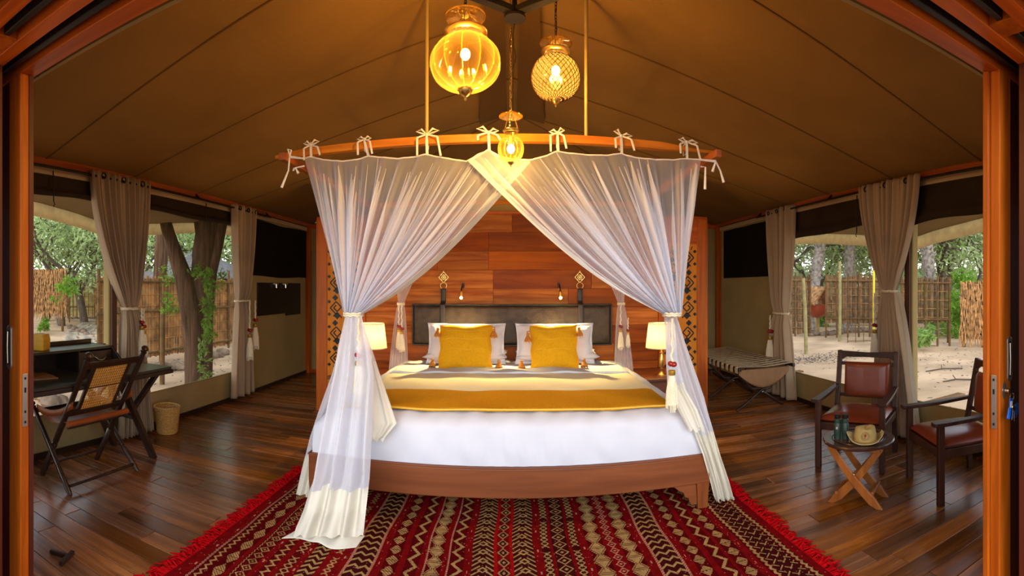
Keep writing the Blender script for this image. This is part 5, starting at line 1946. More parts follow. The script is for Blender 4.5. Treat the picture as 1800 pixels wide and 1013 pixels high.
# wicker basket
bk_c = (-3.08, 3.62)
wb = thing('wastepaper_basket', 'small round woven wicker wastebasket on the floor by the left wall', 'basket', (*bk_c, 0))
b = MB()
nr_, nh = 40, 20
for h in range(nh):
    z = .012 + h * .0118
    r_ = lerp(.098, .122, h / nh)
    b.tube([(bk_c[0] + (r_ + .0035 * (1 if (j + h) % 2 else -1)) * math.cos(2 * PI * j / nr_), bk_c[1] + (r_ + .0035 * (1 if (j + h) % 2 else -1)) * math.sin(2 * PI * j / nr_), z) for j in range(nr_)], .0052, 5, closed=True)
b.build('woven_wall', M['wicker'], wb, smooth=60)
b = MB()
for o_ in (0, 1):
    b.tube([(bk_c[0] + (.124 + .004 * math.sin(j * 1.3 + o_ * 3)) * math.cos(2 * PI * j / 60), bk_c[1] + (.124 + .004 * math.sin(j * 1.3 + o_ * 3)) * math.sin(2 * PI * j / 60), .252 + .004 * math.cos(j * 1.3 + o_ * 3)) for j in range(60)], .006, 5, closed=True)
b.build('braided_rim', M['wicker'], wb, smooth=60)
MB().lathe([(0, 0), (.096, 0), (.096, .01), (0, .01)], c=(*bk_c, 0), n=30).build('base', M['wicker'], wb)

# dark peg (door stop) on the floor at the very left
dsx, dsy = at(112, 985, 2.52).x, at(112, 985, 2.52).y
ds = thing('door_stop', 'small dark wooden door stop lying on the floor by the left door', 'door stop', (dsx, dsy, 0))
MB().bar((dsx - .09, dsy - .02, .012), (dsx + .02, dsy + .03, .012), .02, .02).build('bar', M['dark'], ds, bevel=.003)
MB().bar((dsx - .01, dsy + .07, .012), (dsx + .04, dsy - .05, .012), .022, .022).build('cross_bar', M['dark'], ds, bevel=.003)

# dark hatch on the left rear wall
dh = thing('wall_hatch', 'dark brown rectangular flap panel with two silver knobs on the left rear wall', 'wall panel', (XL + .01, 6.43, 1.0))
MB().box(XL + .001, XL + .016, 5.74, 7.12, 1.02, 1.475).build('panel', M['mirror'], dh, bevel=.003)
MB().box(XL + .001, XL + .015, 6.6, 7.12, .985, 1.02).build('lower_flap', M['mirror'], dh)
for yy in (6.22, 6.52):
    k = MB().lathe([(.03, 0), (.03, .012), (.012, .02), (.012, .04), (.02, .05), (.02, .06), (0, .062)], n=14, mat=Matrix.Translation((XL + .014, yy, 1.46)) @ Matrix.Rotation(PI / 2, 4, 'Y')).tube([(XL + .05, yy, 1.46), (XL + .05, yy, 1.40)], .012, 8).build('knob', M['silver'], dh, smooth=40)

# ================================================================== RIGHT: ARMCHAIRS, TABLE, RACK
def armchair():
    """origin at floor centre, facing -Y locally; width (x) .52, depth (y) .50"""
    t = thing('armchair', 'x', 'armchair')
    W, D = .255, .25
    bw = M['chairwood']

    def part(b, name, mat=bw, bev=.005):
        return b.build(name, mat, t, bevel=bev, local=True)
    for s in (-1, 1):
        part(MB().bar((s * W, -D, 0), (s * W, -D, .515), .044, .044), 'leg')
        part(MB().bar((s * W, D + .01, 0), (s * W, D - .01, .40), .044, .04), 'leg')
        part(MB().bar((s * W, D - .01, .39), (s * W, D + .085, .845), .040, .036, up=(0, 1, 0)), 'back_post')
        # curved flat arm
        b = MB()
        pl = [(-D - .06, .026), (-D - .05, .036), (-D + .02, .036), (0.0, .030), (D - .02, .022), (D + .03, .020)]
        V, Fc = [], []
        for y_, hw_ in pl:
            z_ = .527 + .02 * ((y_ + D) / (2 * D)) ** 2
            xc = s * (W + .008)
            V += [(xc - hw_, y_, z_ - .012), (xc + hw_, y_, z_ - .012), (xc + hw_, y_, z_ + .012), (xc - hw_, y_, z_ + .012)]
        n = len(pl)
        for i in range(n - 1):
            for j in range(4):
                j2 = (j + 1) % 4
                Fc.append((4 * i + j, 4 * i + j2, 4 * i + 4 + j2, 4 * i + 4 + j))
        Fc += [(3, 2, 1, 0), tuple(4 * (n - 1) + k for k in range(4))]
        b.add(V, Fc)
        part(b, 'armrest', bw, .004)
        part(MB().bar((s * W, -D, .33), (s * W, D, .33), .03, .06), 'side_rail')
    part(MB().bar((-W, -D, .33), (W, -D, .33), .03, .06), 'front_rail')
    part(MB().bar((-W, D, .33), (W, D, .33), .03, .06), 'rear_rail')
    # top rail, dipped in the middle of its underside
    poly = [(-W, .77), (-W, .850), (-W + .03, .842), (0, .834), (W - .03, .842), (W, .850), (W, .77), (W - .03, .770), (W - .06, .790), (0, .793), (-W + .06, .790), (-W + .03, .770)]
    yb = D + .075
    part(MB().prism(poly, lambda u, v: (u, yb - .012, v), lambda u, v: (u, yb + .012, v)), 'top_rail', bw, .003)
    part(MB().bar((-W, D + .058, .735), (W, D + .058, .735), .02, .03), 'back_rail')
    part(MB().bar((-W, D + .01, .47), (W, D + .01, .47), .02, .03), 'back_rail')

    # seat cushion
    def pad(b, fn, n=24):
        for sg in (1, -1):
            def f(u, v, sg=sg):
                a, c = 2 * u - 1, 2 * v - 1
                e = (max(0, 1 - abs(a) ** 7) ** .5) * (max(0, 1 - abs(c) ** 7) ** .5)
                return fn(a, c, sg * e)
            b.grid(f, n, n)
        return b
    sc_ = pad(MB(), lambda a, c, e: (a * (W - .005) , c * (D + .0) - .005, .375 + (.040 if e > 0 else .03) * e + .018 * (1 - a * a) * (1 - c * c) * (e > 0)))
    sc_.build('seat_cushion', M['tan'], t, smooth=70, local=True)
    bc = pad(MB(), lambda a, c, e: (a * (W - .055), D - .018 + .09 * ((c + 1) / 2 * .30 + .42) * 1.0 - .030 * e, .60 + c * .152))
    bc.build('back_cushion', M['tan'], t, smooth=70, local=True)
    return t


ch1 = armchair()
ch2 = copy_tree(ch1)
# facing direction f -> local -Y ; rz so that R*(0,-1)=f
def face(fx, fy):
    return math.atan2(fx, -fy)
placed(ch1, (2.592, 3.03, 0), face(-.826, -.564), 'dark wood armchair with red brown leather in front of the tied curtain')
placed(ch2, (2.745, 2.145, 0), face(-.915, .40), 'dark wood armchair with red brown leather half hidden by the right door')

# side table
tcx, tcy = 2.105, 2.455
st_ = thing('side_table', 'round dark folding side table with light crossed legs beside the armchairs', 'side table', (tcx, tcy, 0))
TZ = .415
MB().lathe([(0, -.028), (.215, -.028), (.235, -.020), (.238, -.008), (.232, 0), (.19, 0), (.187, -.004), (.165, -.004), (.162, 0), (0, 0)], c=(tcx, tcy, TZ), n=48).build('tabletop', M['tabletop'], st_, smooth=30)
MB().tube([(tcx + .176 * math.cos(a), tcy + .176 * math.sin(a), TZ - .003) for a in np.linspace(0, 2 * PI, 49)[:-1]], .003, 5, closed=True).build('groove', M['black'], st_)
dv = Vector((-.20, .29, 0)).normalized()
pv = Vector((.29, .20, 0)).normalized()
for k, off in enumerate((-.095, .095)):
    c0 = Vector((tcx, tcy, 0)) + pv * off
    for sg in (-1, 1):
        pts = []
        for i in range(9):
            t_ = i / 8
            a = c0 + dv * (sg * (-.165 + .33 * t_)) + pv * (.012 * sg)
            z_ = lerp(TZ - .035, 0, t_)
            bow = .03 * math.sin(PI * t_) * (-sg) * 0 + .022 * math.sin(PI * t_)
            pts.append(a + Vector((0, 0, z_)) - dv * (sg * bow))
        b = MB()
        V, Fc = [], []
        for i, p in enumerate(pts):
            t_ = i / 8
            hw_ = lerp(.022, .032, abs(t_ - .2))
            d = (pts[min(i + 1, 8)] - pts[max(i - 1, 0)]).normalized()
            n_ = d.cross(pv).normalized()
            if i == 8:
                n_ = dv * (-sg) if False else n_
            for aa, bb in ((-1, -1), (1, -1), (1, 1), (-1, 1)):
                q = p + pv * (aa * .010) + n_ * (bb * hw_)
                if i == 8:
                    q.z = 0.0
                V.append(q)
        for i in range(8):
            for j in range(4):
                j2 = (j + 1) % 4
                Fc.append((4 * i + j, 4 * i + j2, 4 * i + 4 + j2, 4 * i + 4 + j))
        Fc += [(3, 2, 1, 0), (32, 33, 34, 35)]
        b.add(V, Fc).build('leg', M['tableleg'], st_, bevel=.003)
    cc = c0 + Vector((0, 0, .21)) - pv * .026
    MB().ball(cc, .007, 8).build('pivot_bolt', M['silver'], st_, smooth=60)
MB().bar(Vector((tcx, tcy, TZ - .042)) - dv * .17 - pv * .11, Vector((tcx, tcy, TZ - .042)) + dv * .17 - pv * .11, .02, .028).build('batten', M['tableleg'], st_, bevel=.003)
MB().bar(Vector((tcx, tcy, TZ - .042)) - dv * .17 + pv * .11, Vector((tcx, tcy, TZ - .042)) + dv * .17 + pv * .11, .02, .028).build('batten', M['tableleg'], st_, bevel=.003)
MB().bar(Vector((tcx, tcy, .07)) + dv * .125 - pv * .10, Vector((tcx, tcy, .07)) + dv * .125 + pv * .10, .02, .02).build('stretcher', M['tableleg'], st_, bevel=.003)
MB().bar(Vector((tcx, tcy, .09)) - dv * .115 - pv * .10, Vector((tcx, tcy, .09)) - dv * .115 + pv * .10, .02, .02).build('stretcher', M['tableleg'], st_, bevel=.003)

# binoculars standing on the table
bi = at(1479, 770, 3.20)
bn = thing('binoculars', 'dark green binoculars standing upright on the side table', 'binoculars', (bi.x, bi.y, TZ))
tang = Vector((math.cos(.67), -math.sin(.67), 0))
for sg in (-1, 1):
    c_ = Vector((bi.x, bi.y, TZ)) + tang * (.0255 * sg)
    b = MB().lathe([(0, 0), (.0215, 0), (.0225, .01), (.0215, .03), (.0235, .035), (.0235, .095), (.019, .105), (.0205, .11), (.0205, .128), (.017, .132), (.019, .136), (.019, .155), (.015, .158), (0, .156)], c=c_, n=24)
    bb = b.build('barrel', M['green'], bn, smooth=35)
    MB().lathe([(.0197, 0), (.0205, .002), (.0205, .022), (.0165, .025), (0, .024)], c=c_ + Vector((0, 0, .134)), n=24).build('eyecup', M['black'], bb, smooth=35)
MB().tube([Vector((bi.x, bi.y, TZ + .045)), Vector((bi.x, bi.y, TZ + .125))], .009, 12).build('hinge', M['black'], bn, smooth=40)
q = Vector((bi.x, bi.y, TZ + .075)) - tang * .030 - Vector((math.sin(.67), math.cos(.67), 0)) * .0225
MB().bar(q + Vector((0, 0, -.008)), q + Vector((0, 0, .008)), .012, .003, up=(math.sin(.67), math.cos(.67), 0)).build('badge', M['silver'], bn)

# khaki hat
hc = at(1521, 770, 3.16)
view = Vector((hc.x, hc.y, 0)).normalized()
rt = Vector((view.y, -view.x, 0))
hat = thing('bush_hat', 'khaki bush hat with a round red badge lying on the side table', 'hat', (hc.x, hc.y, TZ))


def hatpt(a, c, z):
    return Vector((hc.x, hc.y, TZ)) + rt * a + view * c + Vector((0, 0, z))


def brim(u, v):
    a = 2 * PI * u
    r_ = lerp(.074, .125, v)
    up_ = .045 * v * v * abs(math.cos(a)) ** 3 + .004 + .010 * v * (math.sin(a) < -.2) * 0
    ca, sa = math.cos(a), math.sin(a)
    return hatpt(ca * r_ * (1 if abs(ca) < .7 else 1 - .06 * v), sa * r_ * .92, up_ + .004)


MB().grid(brim, 60, 8).build('brim', M['khaki'], hat, smooth=80, solid=.003)
MB().tube([brim(i / 60, 1.0) for i in range(60)], .003, 5, closed=True).build('brim_edge', M['khakiedge'], hat, smooth=60)


def crown(u, v):
    a = 2 * PI * u
    ca, sa = math.cos(a), math.sin(a)
    if v < .72:
        k = v / .72
        r_ = lerp(.076, .062, k ** 1.5)
        z = .006 + .082 * k
    else:
        k = (v - .72) / .28
        r_ = .062 * (1 - k)
        z = .088 + .008 * math.sin(k * PI / 2) - .022 * math.exp(-(ca * r_ / .02) ** 2) * k
    z += .006 * math.sin(a * 2 + .5) * v
    return hatpt(ca * r_, sa * r_ * .95, z)


cw = MB().grid(crown, 48, 24).build('crown', M['khaki'], hat, smooth=80)


def onhat(u, v, lift=.0015):
    """badge plane point on the front of the crown"""
    ang = -PI / 2 + u / .068
    k = (v - .006) / .082
    r_ = lerp(.076, .062, max(0, k) ** 1.5) + lift
    return hatpt(math.cos(ang) * r_, math.sin(ang) * r_ * .95, v)


b = MB()
for rr in (.026, .0175):
    b.tube([onhat(rr * math.cos(a), .046 + rr * math.sin(a)) for a in np.linspace(0, 2 * PI, 41)[:-1]], .0008, 4, closed=True)
for k in range(20):
    a = 2 * PI * k / 20
    r0_, r1_ = .0195, .0240
    b.tube([onhat(r0_ * math.cos(a), .046 + r0_ * math.sin(a)), onhat(r1_ * math.cos(a + .05), .046 + r1_ * math.sin(a + .05))], .0009, 4)
b.build('badge_ring', M['badgeline'], hat)
fig = [(-.004, -.012), (.000, -.013), (.001, -.004), (.006, -.001), (.008, .006), (.004, .012), (-.003, .013), (-.008, .008), (-.007, .001), (-.003, -.002)]
MB().prism(fig, lambda u, v: onhat(u, .046 + v, .0022), lambda u, v: onhat(u, .046 + v, .0005)).build('badge_figure', M['badge'], hat)
MB().tube([hatpt(.10, -.02, .035), hatpt(.115, 0, .055), hatpt(.108, .02, .06), hatpt(.10, .015, .04)], .004, 6).build('hat_cord', M['khakiedge'], hat, smooth=60)
MB().tube([hatpt(-.10, -.02, .035), hatpt(-.12, 0, .052), hatpt(-.112, .02, .05)], .004, 6).build('hat_cord', M['khakiedge'], hat, smooth=60)

# luggage rack
lr = thing('luggage_rack', 'folding luggage rack with beige and dark straps beside the right wall', 'luggage rack', (2.76, 5.7, 0))
rx0, rx1, ry0, ry1, rz_ = 2.42, 3.12, 4.82, 6.62, .50
for x in (rx0, rx1):
    MB().bar((x, ry0 - .02, rz_), (x, ry1 + .02, rz_), .035, .04).build('long_rail', M['darky'], lr, bevel=.006)
ns = 15
for i in range(ns):
    y_ = lerp(ry0 + .04, ry1 - .04, i / (ns - 1))

    def sp_(u, v, y_=y_):
        # wraps round both rails
        pts = [(rx0 - .022, rz_ - .045), (rx0 - .024, rz_), (rx0 - .016, rz_ + .024), (rx0 + .02, rz_ + .024), ((rx0 + rx1) / 2, rz_ + .004), (rx1 - .02, rz_ + .024), (rx1 + .016, rz_ + .024), (rx1 + .024, rz_)]
        tv = np.linspace(0, 1, len(pts))
        return (float(np.interp(v, tv, [p[0] for p in pts])), y_ + (u - .5) * .062, float(np.interp(v, tv, [p[1] for p in pts])))
    MB().grid(sp_, 1, 28).build('strap', M['strapcream'], lr, solid=.003)
for y_ in (5.05, 5.55, 6.35):
    pass
for y_, kk in ((4.98, 1), (5.75, 1), (6.45, 1)):
    for sg in (-1, 1):
        xa, xb = (rx0, rx1 - .03) if sg > 0 else (rx1, rx0 + .03)
        pts = []
        for i in range(9):
            t_ = i / 8
            pts.append((lerp(xa, xb, t_), y_ + .02 * sg, lerp(rz_ - .02, .0, t_) - .075 * math.sin(PI * t_) * (1 if t_ < .5 else .2)))
        pts = [(a_, b_, max(c_, .012)) for a_, b_, c_ in pts]
        MB().tube(pts, .017, 8).build('leg', M['dark'], lr, smooth=50)
    MB().ball(((rx0 + rx1) / 2, y_ - .05, .20), .010, 8).build('pivot_bolt', M['silver'], lr, smooth=60)
MB().grid(lambda u, v: (lerp(rx0 + .02, rx1 - .02, u), ry0 + .06, rz_ - .02 - .22 * v * math.sin(PI * (.08 + .84 * u)) ), 16, 8).build('end_sling', M['mat'], lr, smooth=60, solid=.004)

# ================================================================== OUTDOORS
GZ = -.22
gr = MB()
random.seed(21)
G = 60


def gpt(u, v):
    x = lerp(-60, 60, u)
    y_ = lerp(-40, 80, v)
    r_ = math.hypot(x, y_)
    return (x, y_, GZ + .04 * math.sin(x * .7) * math.cos(y_ * .6) * min(1, max(0, (r_ - 6) / 8)))


gr.grid(gpt, 90, 90)
g0 = gr.build('ground', M['sand'], smooth=80)
g0['kind'] = 'structure'


def leaf_cloud(rs, ctrs, n, rad, size, flat=.7):
    """many small leaf quads scattered round the given centres"""
    ctrs = np.array(ctrs)
    k = rs.randint(0, len(ctrs), n)
    d = rs.normal(size=(n, 3))
    d /= np.linalg.norm(d, axis=1)[:, None]
    rr = rad * rs.rand(n, 1) ** .5
    p = ctrs[k] + d * rr * np.array([1, 1, flat])
    a = rs.normal(size=(n, 3))
    a /= np.linalg.norm(a, axis=1)[:, None]
    b = np.cross(a, rs.normal(size=(n, 3)))
    b /= np.linalg.norm(b, axis=1)[:, None]
    s = size * (0.6 + .8 * rs.rand(n, 1))
    a *= s
    b *= s * .32
    V = np.stack([p - a, p + b, p + a, p - b], 1).reshape(-1, 3)
    return V


def leaf_obj(name, V, mat, parent, local=True):
    n = len(V) // 4
    me = bpy.data.meshes.new(name)
    me.vertices.add(len(V))
    me.vertices.foreach_set('co', V.astype(np.float32).ravel())
    me.loops.add(n * 4)
    me.loops.foreach_set('vertex_index', np.arange(n * 4, dtype=np.int32))
    me.polygons.add(n)
    me.polygons.foreach_set('loop_start', (np.arange(n) * 4).astype(np.int32))
    me.update(calc_edges=True)
    me.materials.append(mat)
    o = bpy.data.objects.new(name, me)
    COL.objects.link(o)
    o['kind'] = 'stuff'
    if parent is not None:
        o.parent = parent
        if not local:
            o.matrix_parent_inverse = MW[parent.name].inverted()
    return o


def make_tree(seed, h, r0, lean, leafmat, nleaf, bark='barkfar', spread=2.2, label='x', low=1.6, size=.11):
    rnd = random.Random(seed)
    rs = np.random.RandomState(seed)
    t = thing('tree', label, 'tree')
    b = MB()
    tips = []

    def grow(p, d, L, r, depth):
        pts, rr = [p], [r]
        q = p.copy()
        dd = d.copy()
        n = 5
        for i in range(n):
            dd = (dd + Vector((rnd.uniform(-.28, .28), rnd.uniform(-.28, .28), rnd.uniform(-.08, .14)))).normalized()
            q = q + dd * (L / n)
            pts.append(q.copy())
            rr.append(r * (1 - .5 * (i + 1) / n))
        b.tube(pts, rr, (10, 6, 5, 4, 3)[depth])
        if depth >= 4:
            tips.append(q.copy())
            tips.append(pts[3].copy())
            return
        if depth >= 2:
            tips.append(q.copy())
        for k in range(rnd.choice([2, 3, 3])):
            a = rnd.uniform(0, 2 * PI)
            el = rnd.uniform(.15, .9) if depth == 0 else rnd.uniform(-.25, .6)
            nd = (dd * .5 + Vector((math.cos(a) * math.cos(el), math.sin(a) * math.cos(el), math.sin(el)))).normalized()
            grow(pts[rnd.choice([3, 4, 5])].copy(), nd, L * rnd.uniform(.6, .85), r * .5, depth + 1)
    for k in range(rnd.choice([2, 3])):
        a = rnd.uniform(0, 2 * PI)
        grow(Vector((.1 * math.cos(a), .1 * math.sin(a), -.1)), Vector((lean * math.cos(a), lean * math.sin(a), 1)).normalized(), h * .45, r0, 0)
    b.build('trunk', M[bark], t, smooth=60, local=True)
    ctr = [tuple(p) for p in tips]
    extra = [(x + rnd.uniform(-.8, .8), y_ + rnd.uniform(-.8, .8), max(low, z - rnd.uniform(.3, 1.8))) for x, y_, z in ctr]
    V = leaf_cloud(rs, ctr + extra, int(nleaf * .42), .75, size)
    leaf_obj('foliage', V, M[leafmat], t)
    return t


protos = [make_tree(1, 6.0, .16, .35, 'leaf2', 9000, label='spreading pale green acacia behind the reed fence left of the near trunk'),
          make_tree(2, 6.5, .20, .25, 'leaf1', 9000, label='darker green many stemmed tree beyond the thatched screen on the left'),
          make_tree(3, 5.5, .13, .45, 'leaf4', 8000, label='low grey green thorn tree beyond the left path')]
spots = [
    # px direction, distance, proto, rotation, scale, label
    (75, 24, 1, .3, 1.0, 'dark green many stemmed tree behind the wide straw screen'), (112, 21, 0, 1.2, 1.0, 'multi stemmed pale tree above the picket fence on the left'),
    (150, 23, 2, 2.2, 1.15, None), (182, 30, 0, 2.9, 1.3, 'tall pale green tree between the left window tents'),
    (225, 26, 1, 4.0, 1.2, 'dark green tree behind the desk curtain'), (268, 20, 0, .2, 1.0, 'pale green tree left of the forked trunk, behind the long reed fence'),
    (310, 24, 1, 5.0, 1.25, 'dark green tree behind the grey thatched hut'), (352, 28, 2, 1.0, 1.5, 'grey green tree far behind the forked trunk'),
    (392, 20, 0, 3.6, 1.1, 'pale green tree above the right end of the long reed fence'), (30, 28, 0, 4.4, 1.3, 'pale tree at the far left edge behind the thatched screen'),
    (440, 26, 1, 1.7, 1.2, 'dark green tree hidden behind the rear left wall'),
    (1370, 26, 1, .9, 1.2, 'dark green tree behind the curtain by the luggage rack'), (1405, 24, 2, 2.0, 1.2, 'grey green tree left of the leaning palm trunk'),
    (1440, 27, 0, 5.1, 1.25, 'pale green tree above the hanging red bowl lantern'), (1480, 30, 2, 3.3, 1.5, 'grey green tree far behind the middle reed panel'),
    (1520, 24, 0, 1.1, 1.1, 'pale green tree right of the palm trunks'), (1570, 26, 1, 2.4, 1.2, 'dark green tree behind the armchair curtain'),
    (1618, 22, 2, 4.6, 1.1, 'grey green tree left above the right hand reed panel'), (1652, 20, 1, 5.8, 1.0, 'leafy tree directly above the right hand reed panel'),
    (1690, 24, 0, .6, 1.2, 'pale green tree between the reed panel and shaggy thatch'), (1722, 19, 2, 3.9, 1.1, 'thorny tree above the shaggy thatch screen'),
    (1775, 26, 0, 2.7, 1.3, 'pale green tree hidden behind the right door'),
]
used = set()
for (px, d, k, rz, sc_, lab) in spots:
    if k in used:
        o = copy_tree(protos[k])
    else:
        o = protos[k]
        used.add(k)
    p = at(px, 500, d)
    placed(o, (p.x, p.y, GZ), rz, lab, sc_)
    o['group'] = 'trees behind the camp fences'

# distant scrub: one dense mass of undergrowth on each side
rs = np.random.RandomState(8)
for nm, lo_, hi_, lab in (('undergrowth', 0, 470, 'dense green undergrowth beyond the left fences'), ('undergrowth', 1330, 1800, 'dense green undergrowth beyond the right fences')):
    ctr = []
    for i in range(160):
        px = rs.uniform(lo_, hi_)
        d = rs.uniform(30, 42)
        p = at(px, 500, d)
        ctr.append((p.x, p.y, rs.uniform(.0, 2.2)))
    V = leaf_cloud(rs, ctr, 14000, 1.4, .24)
    o = leaf_obj(nm, V, M['leaf2'] if lo_ == 0 else M['leaf4'], None)
    o['label'] = lab
    o['category'] = 'bushes'

# near forked tree by the left window
nt_ = thing('tree', 'thick dark forked tree trunk right outside the left window', 'tree', (at(346, 600, 7).x, at(346, 600, 7).y, GZ))
b = MB()
R7 = 7.0
b.tube([at(346, 712, R7), at(346, 672, R7), at(343, 620, R7), at(337, 557, R7), at(322, 486, R7), at(306, 440, R7), at(297, 412, R7), at(285, 370, R7), at(262, 300, R7), at(240, 200, R7)], [.24, .175, .155, .155, .13, .105, .09, .085, .07, .04], 14)
b.tube([at(350, 700, R7 + .05), at(352, 640, R7 + .1), at(352, 560, R7 + .1), at(354, 500, R7 + .08), at(360, 440, R7 + .08), at(366, 410, R7 + .08), at(372, 350, R7 + .1), at(390, 260, R7 + .1), at(400, 150, R7)], [.16, .13, .14, .17, .17, .17, .14, .1, .05], 14)
b.tube([at(362, 690, R7 - .1), at(364, 640, R7 - .05), at(365, 560, R7), at(372, 480, R7), at(384, 430, R7), at(394, 380, R7), at(420, 280, R7)], [.09, .085, .08, .08, .075, .07, .04], 10)
b.tube([at(354, 500, R7 + .1), at(345, 450, R7 + .15), at(350, 410, R7 + .2), at(340, 350, R7 + .3)], [.08, .07, .06, .04], 10)
b.build('trunk', M['bark'], nt_, smooth=60)
rs = np.random.RandomState(5)
cc = [tuple(at(rs.uniform(*a), rs.uniform(*c_), R7 - .35)) for a, c_, n in [((358, 376), (470, 600), 40)] for _ in range(n)] + [tuple(at(366 + 4 * math.sin(i), 475 + i * 3.2, R7 - .3)) for i in range(40)]
leaf_obj('climbing_leaves', leaf_cloud(rs, cc, 700, .06, .035), M['leaf3'], nt_, local=False)
cc = [tuple(at(rs.uniform(288, 312), rs.uniform(465, 550), R7 + .5)) for _ in range(30)] + [tuple(at(rs.uniform(340, 352), rs.uniform(470, 485), R7 - .2)) for _ in range(8)] + [tuple(at(rs.uniform(380, 392), rs.uniform(480, 510), R7 + .3)) for _ in range(8)]
leaf_obj('side_leaves', leaf_cloud(rs, cc, 450, .11, .035), M['leaf3'], nt_, local=False)
cc = [tuple(at(rs.uniform(350, 368), rs.uniform(600, 680), R7 - .3)) for _ in range(25)]
leaf_obj('low_leaves', leaf_cloud(rs, cc, 250, .07, .04), M['leaf1'], nt_, local=False)
cc = [(at(330, 0, 7).x + rs.normal() * 1.6, at(330, 0, 7).y + rs.normal() * 1.6, rs.uniform(3.6, 5.5)) for _ in range(30)]
leaf_obj('crown_leaves', leaf_cloud(rs, cc, 6000, .8, .10), M['leaf1'], nt_, local=False)
# second straight trunk behind the fence
t2 = thing('tree', 'straight thick trunk rising behind the reed fence', 'tree', (at(281, 500, 12.5).x, at(281, 500, 12.5).y, GZ))
p = at(281, 500, 12.5)
MB().tube([(p.x, p.y, GZ), (p.x, p.y, 1.5), (p.x + .1, p.y, 3.2), (p.x + .3, p.y, 5)], [.24, .18, .17, .12], 12).build('trunk', M['bark'], t2, smooth=60)
leaf_obj('foliage', leaf_cloud(rs, [(p.x + rs.normal() * 1.3, p.y + rs.normal() * 1.3, rs.uniform(4, 6)) for _ in range(20)], 3000, .8, .1), M['leaf1'], t2, local=False)


def reed_fence(label, P, Q, z0, z1, mat='reed', nposts=6, rails=(.12, .55, .92), cat='fence', postmat='pole', overshoot=.15, group=None, w_=.05):
    P, Q = Vector(P), Vector(Q)
    t = thing('reed_fence', label, cat, ((P.x + Q.x) / 2, (P.y + Q.y) / 2, min(P.z, Q.z) if len(P) > 2 else GZ), group=group)
    d = (Q - P)
    d.z = 0
    L = d.length
    d.normalize()
    n_ = Vector((d.y, -d.x, 0))
    if n_.dot(Vector((P.x, P.y, 0))) > 0:
        n_ = -n_
    b = MB()
    rnd = random.Random(int(L * 100))
    n = int(L / w_)
    for i in range(n):
        p = P + d * ((i + .5) / n * L)
        r_ = w_ * .55
        zz0 = z0 + rnd.uniform(-.03, .02)
        zz1 = z1 + rnd.uniform(-.04, .05)
        off = n_ * rnd.uniform(-.012, .012)
        V = []
        for z in (zz0, zz1):
            for k in range(3):
                a = k * 2 * PI / 3 + i
                V.append((p.x + off.x + d.x * r_ * math.cos(a) + n_.x * r_ * math.sin(a), p.y + off.y + d.y * r_ * math.cos(a) + n_.y * r_ * math.sin(a), z))
        b.add(V, [(0, 1, 4, 3), (1, 2, 5, 4), (2, 0, 3, 5), (3, 4, 5)])
    b.build('reeds', M[mat], t, kind='stuff')
    for f_ in rails:
        z = lerp(z0, z1, f_)
        MB().tube([P + d * (-.05) + n_ * .05 + Vector((0, 0, z - P.z)), P + d * (L * .5) + n_ * .055 + Vector((0, 0, z - P.z + .01)), P + d * (L + .05) + n_ * .05 + Vector((0, 0, z - P.z))], .028, 6).build('rail', M['pole'], t)
    for i in range(nposts):
        p = P + d * (L * i / max(1, nposts - 1)) + n_ * .04
        MB().tube([(p.x, p.y, GZ - .05), (p.x + .01, p.y, z1 + overshoot * (1 + .6 * (i % 2)))], .032, 7).build('post', M[postmat], t)
    nl = int((z1 - z0) / .22)
    if nl > 2:
        for k in range(nl):
            z = lerp(z0, z1, (k + .5) / nl)
            MB().tube([P + n_ * .032 + Vector((0, 0, z - P.z)), P + d * (L * .5) + n_ * .034 + Vector((0, 0, z - P.z + .02)), Q + n_ * .032 + Vector((0, 0, z - P.z))], .009, 4).build('binding_cane', M['reed'], t)
    return t


# long reed fence beyond the left windows
reed_fence('long golden reed fence with bamboo rails behind the forked tree', (-7.15, 6.3, GZ), (-7.15, 13.6, GZ), GZ + .12, 1.62, 'reed', 9, (.06, .58, .95))
# single grey post in front of it
pp = at(285, 672, 8.25)
o = MB().tube([(pp.x, pp.y, GZ - .05), (pp.x + .01, pp.y, 1.16)], .045, 10).build('garden_post', M['pole'], smooth=50)
tag(o, 'short grey wooden post in the sand left of the forked tree', 'post')
rebase(o, (pp.x, pp.y, GZ))


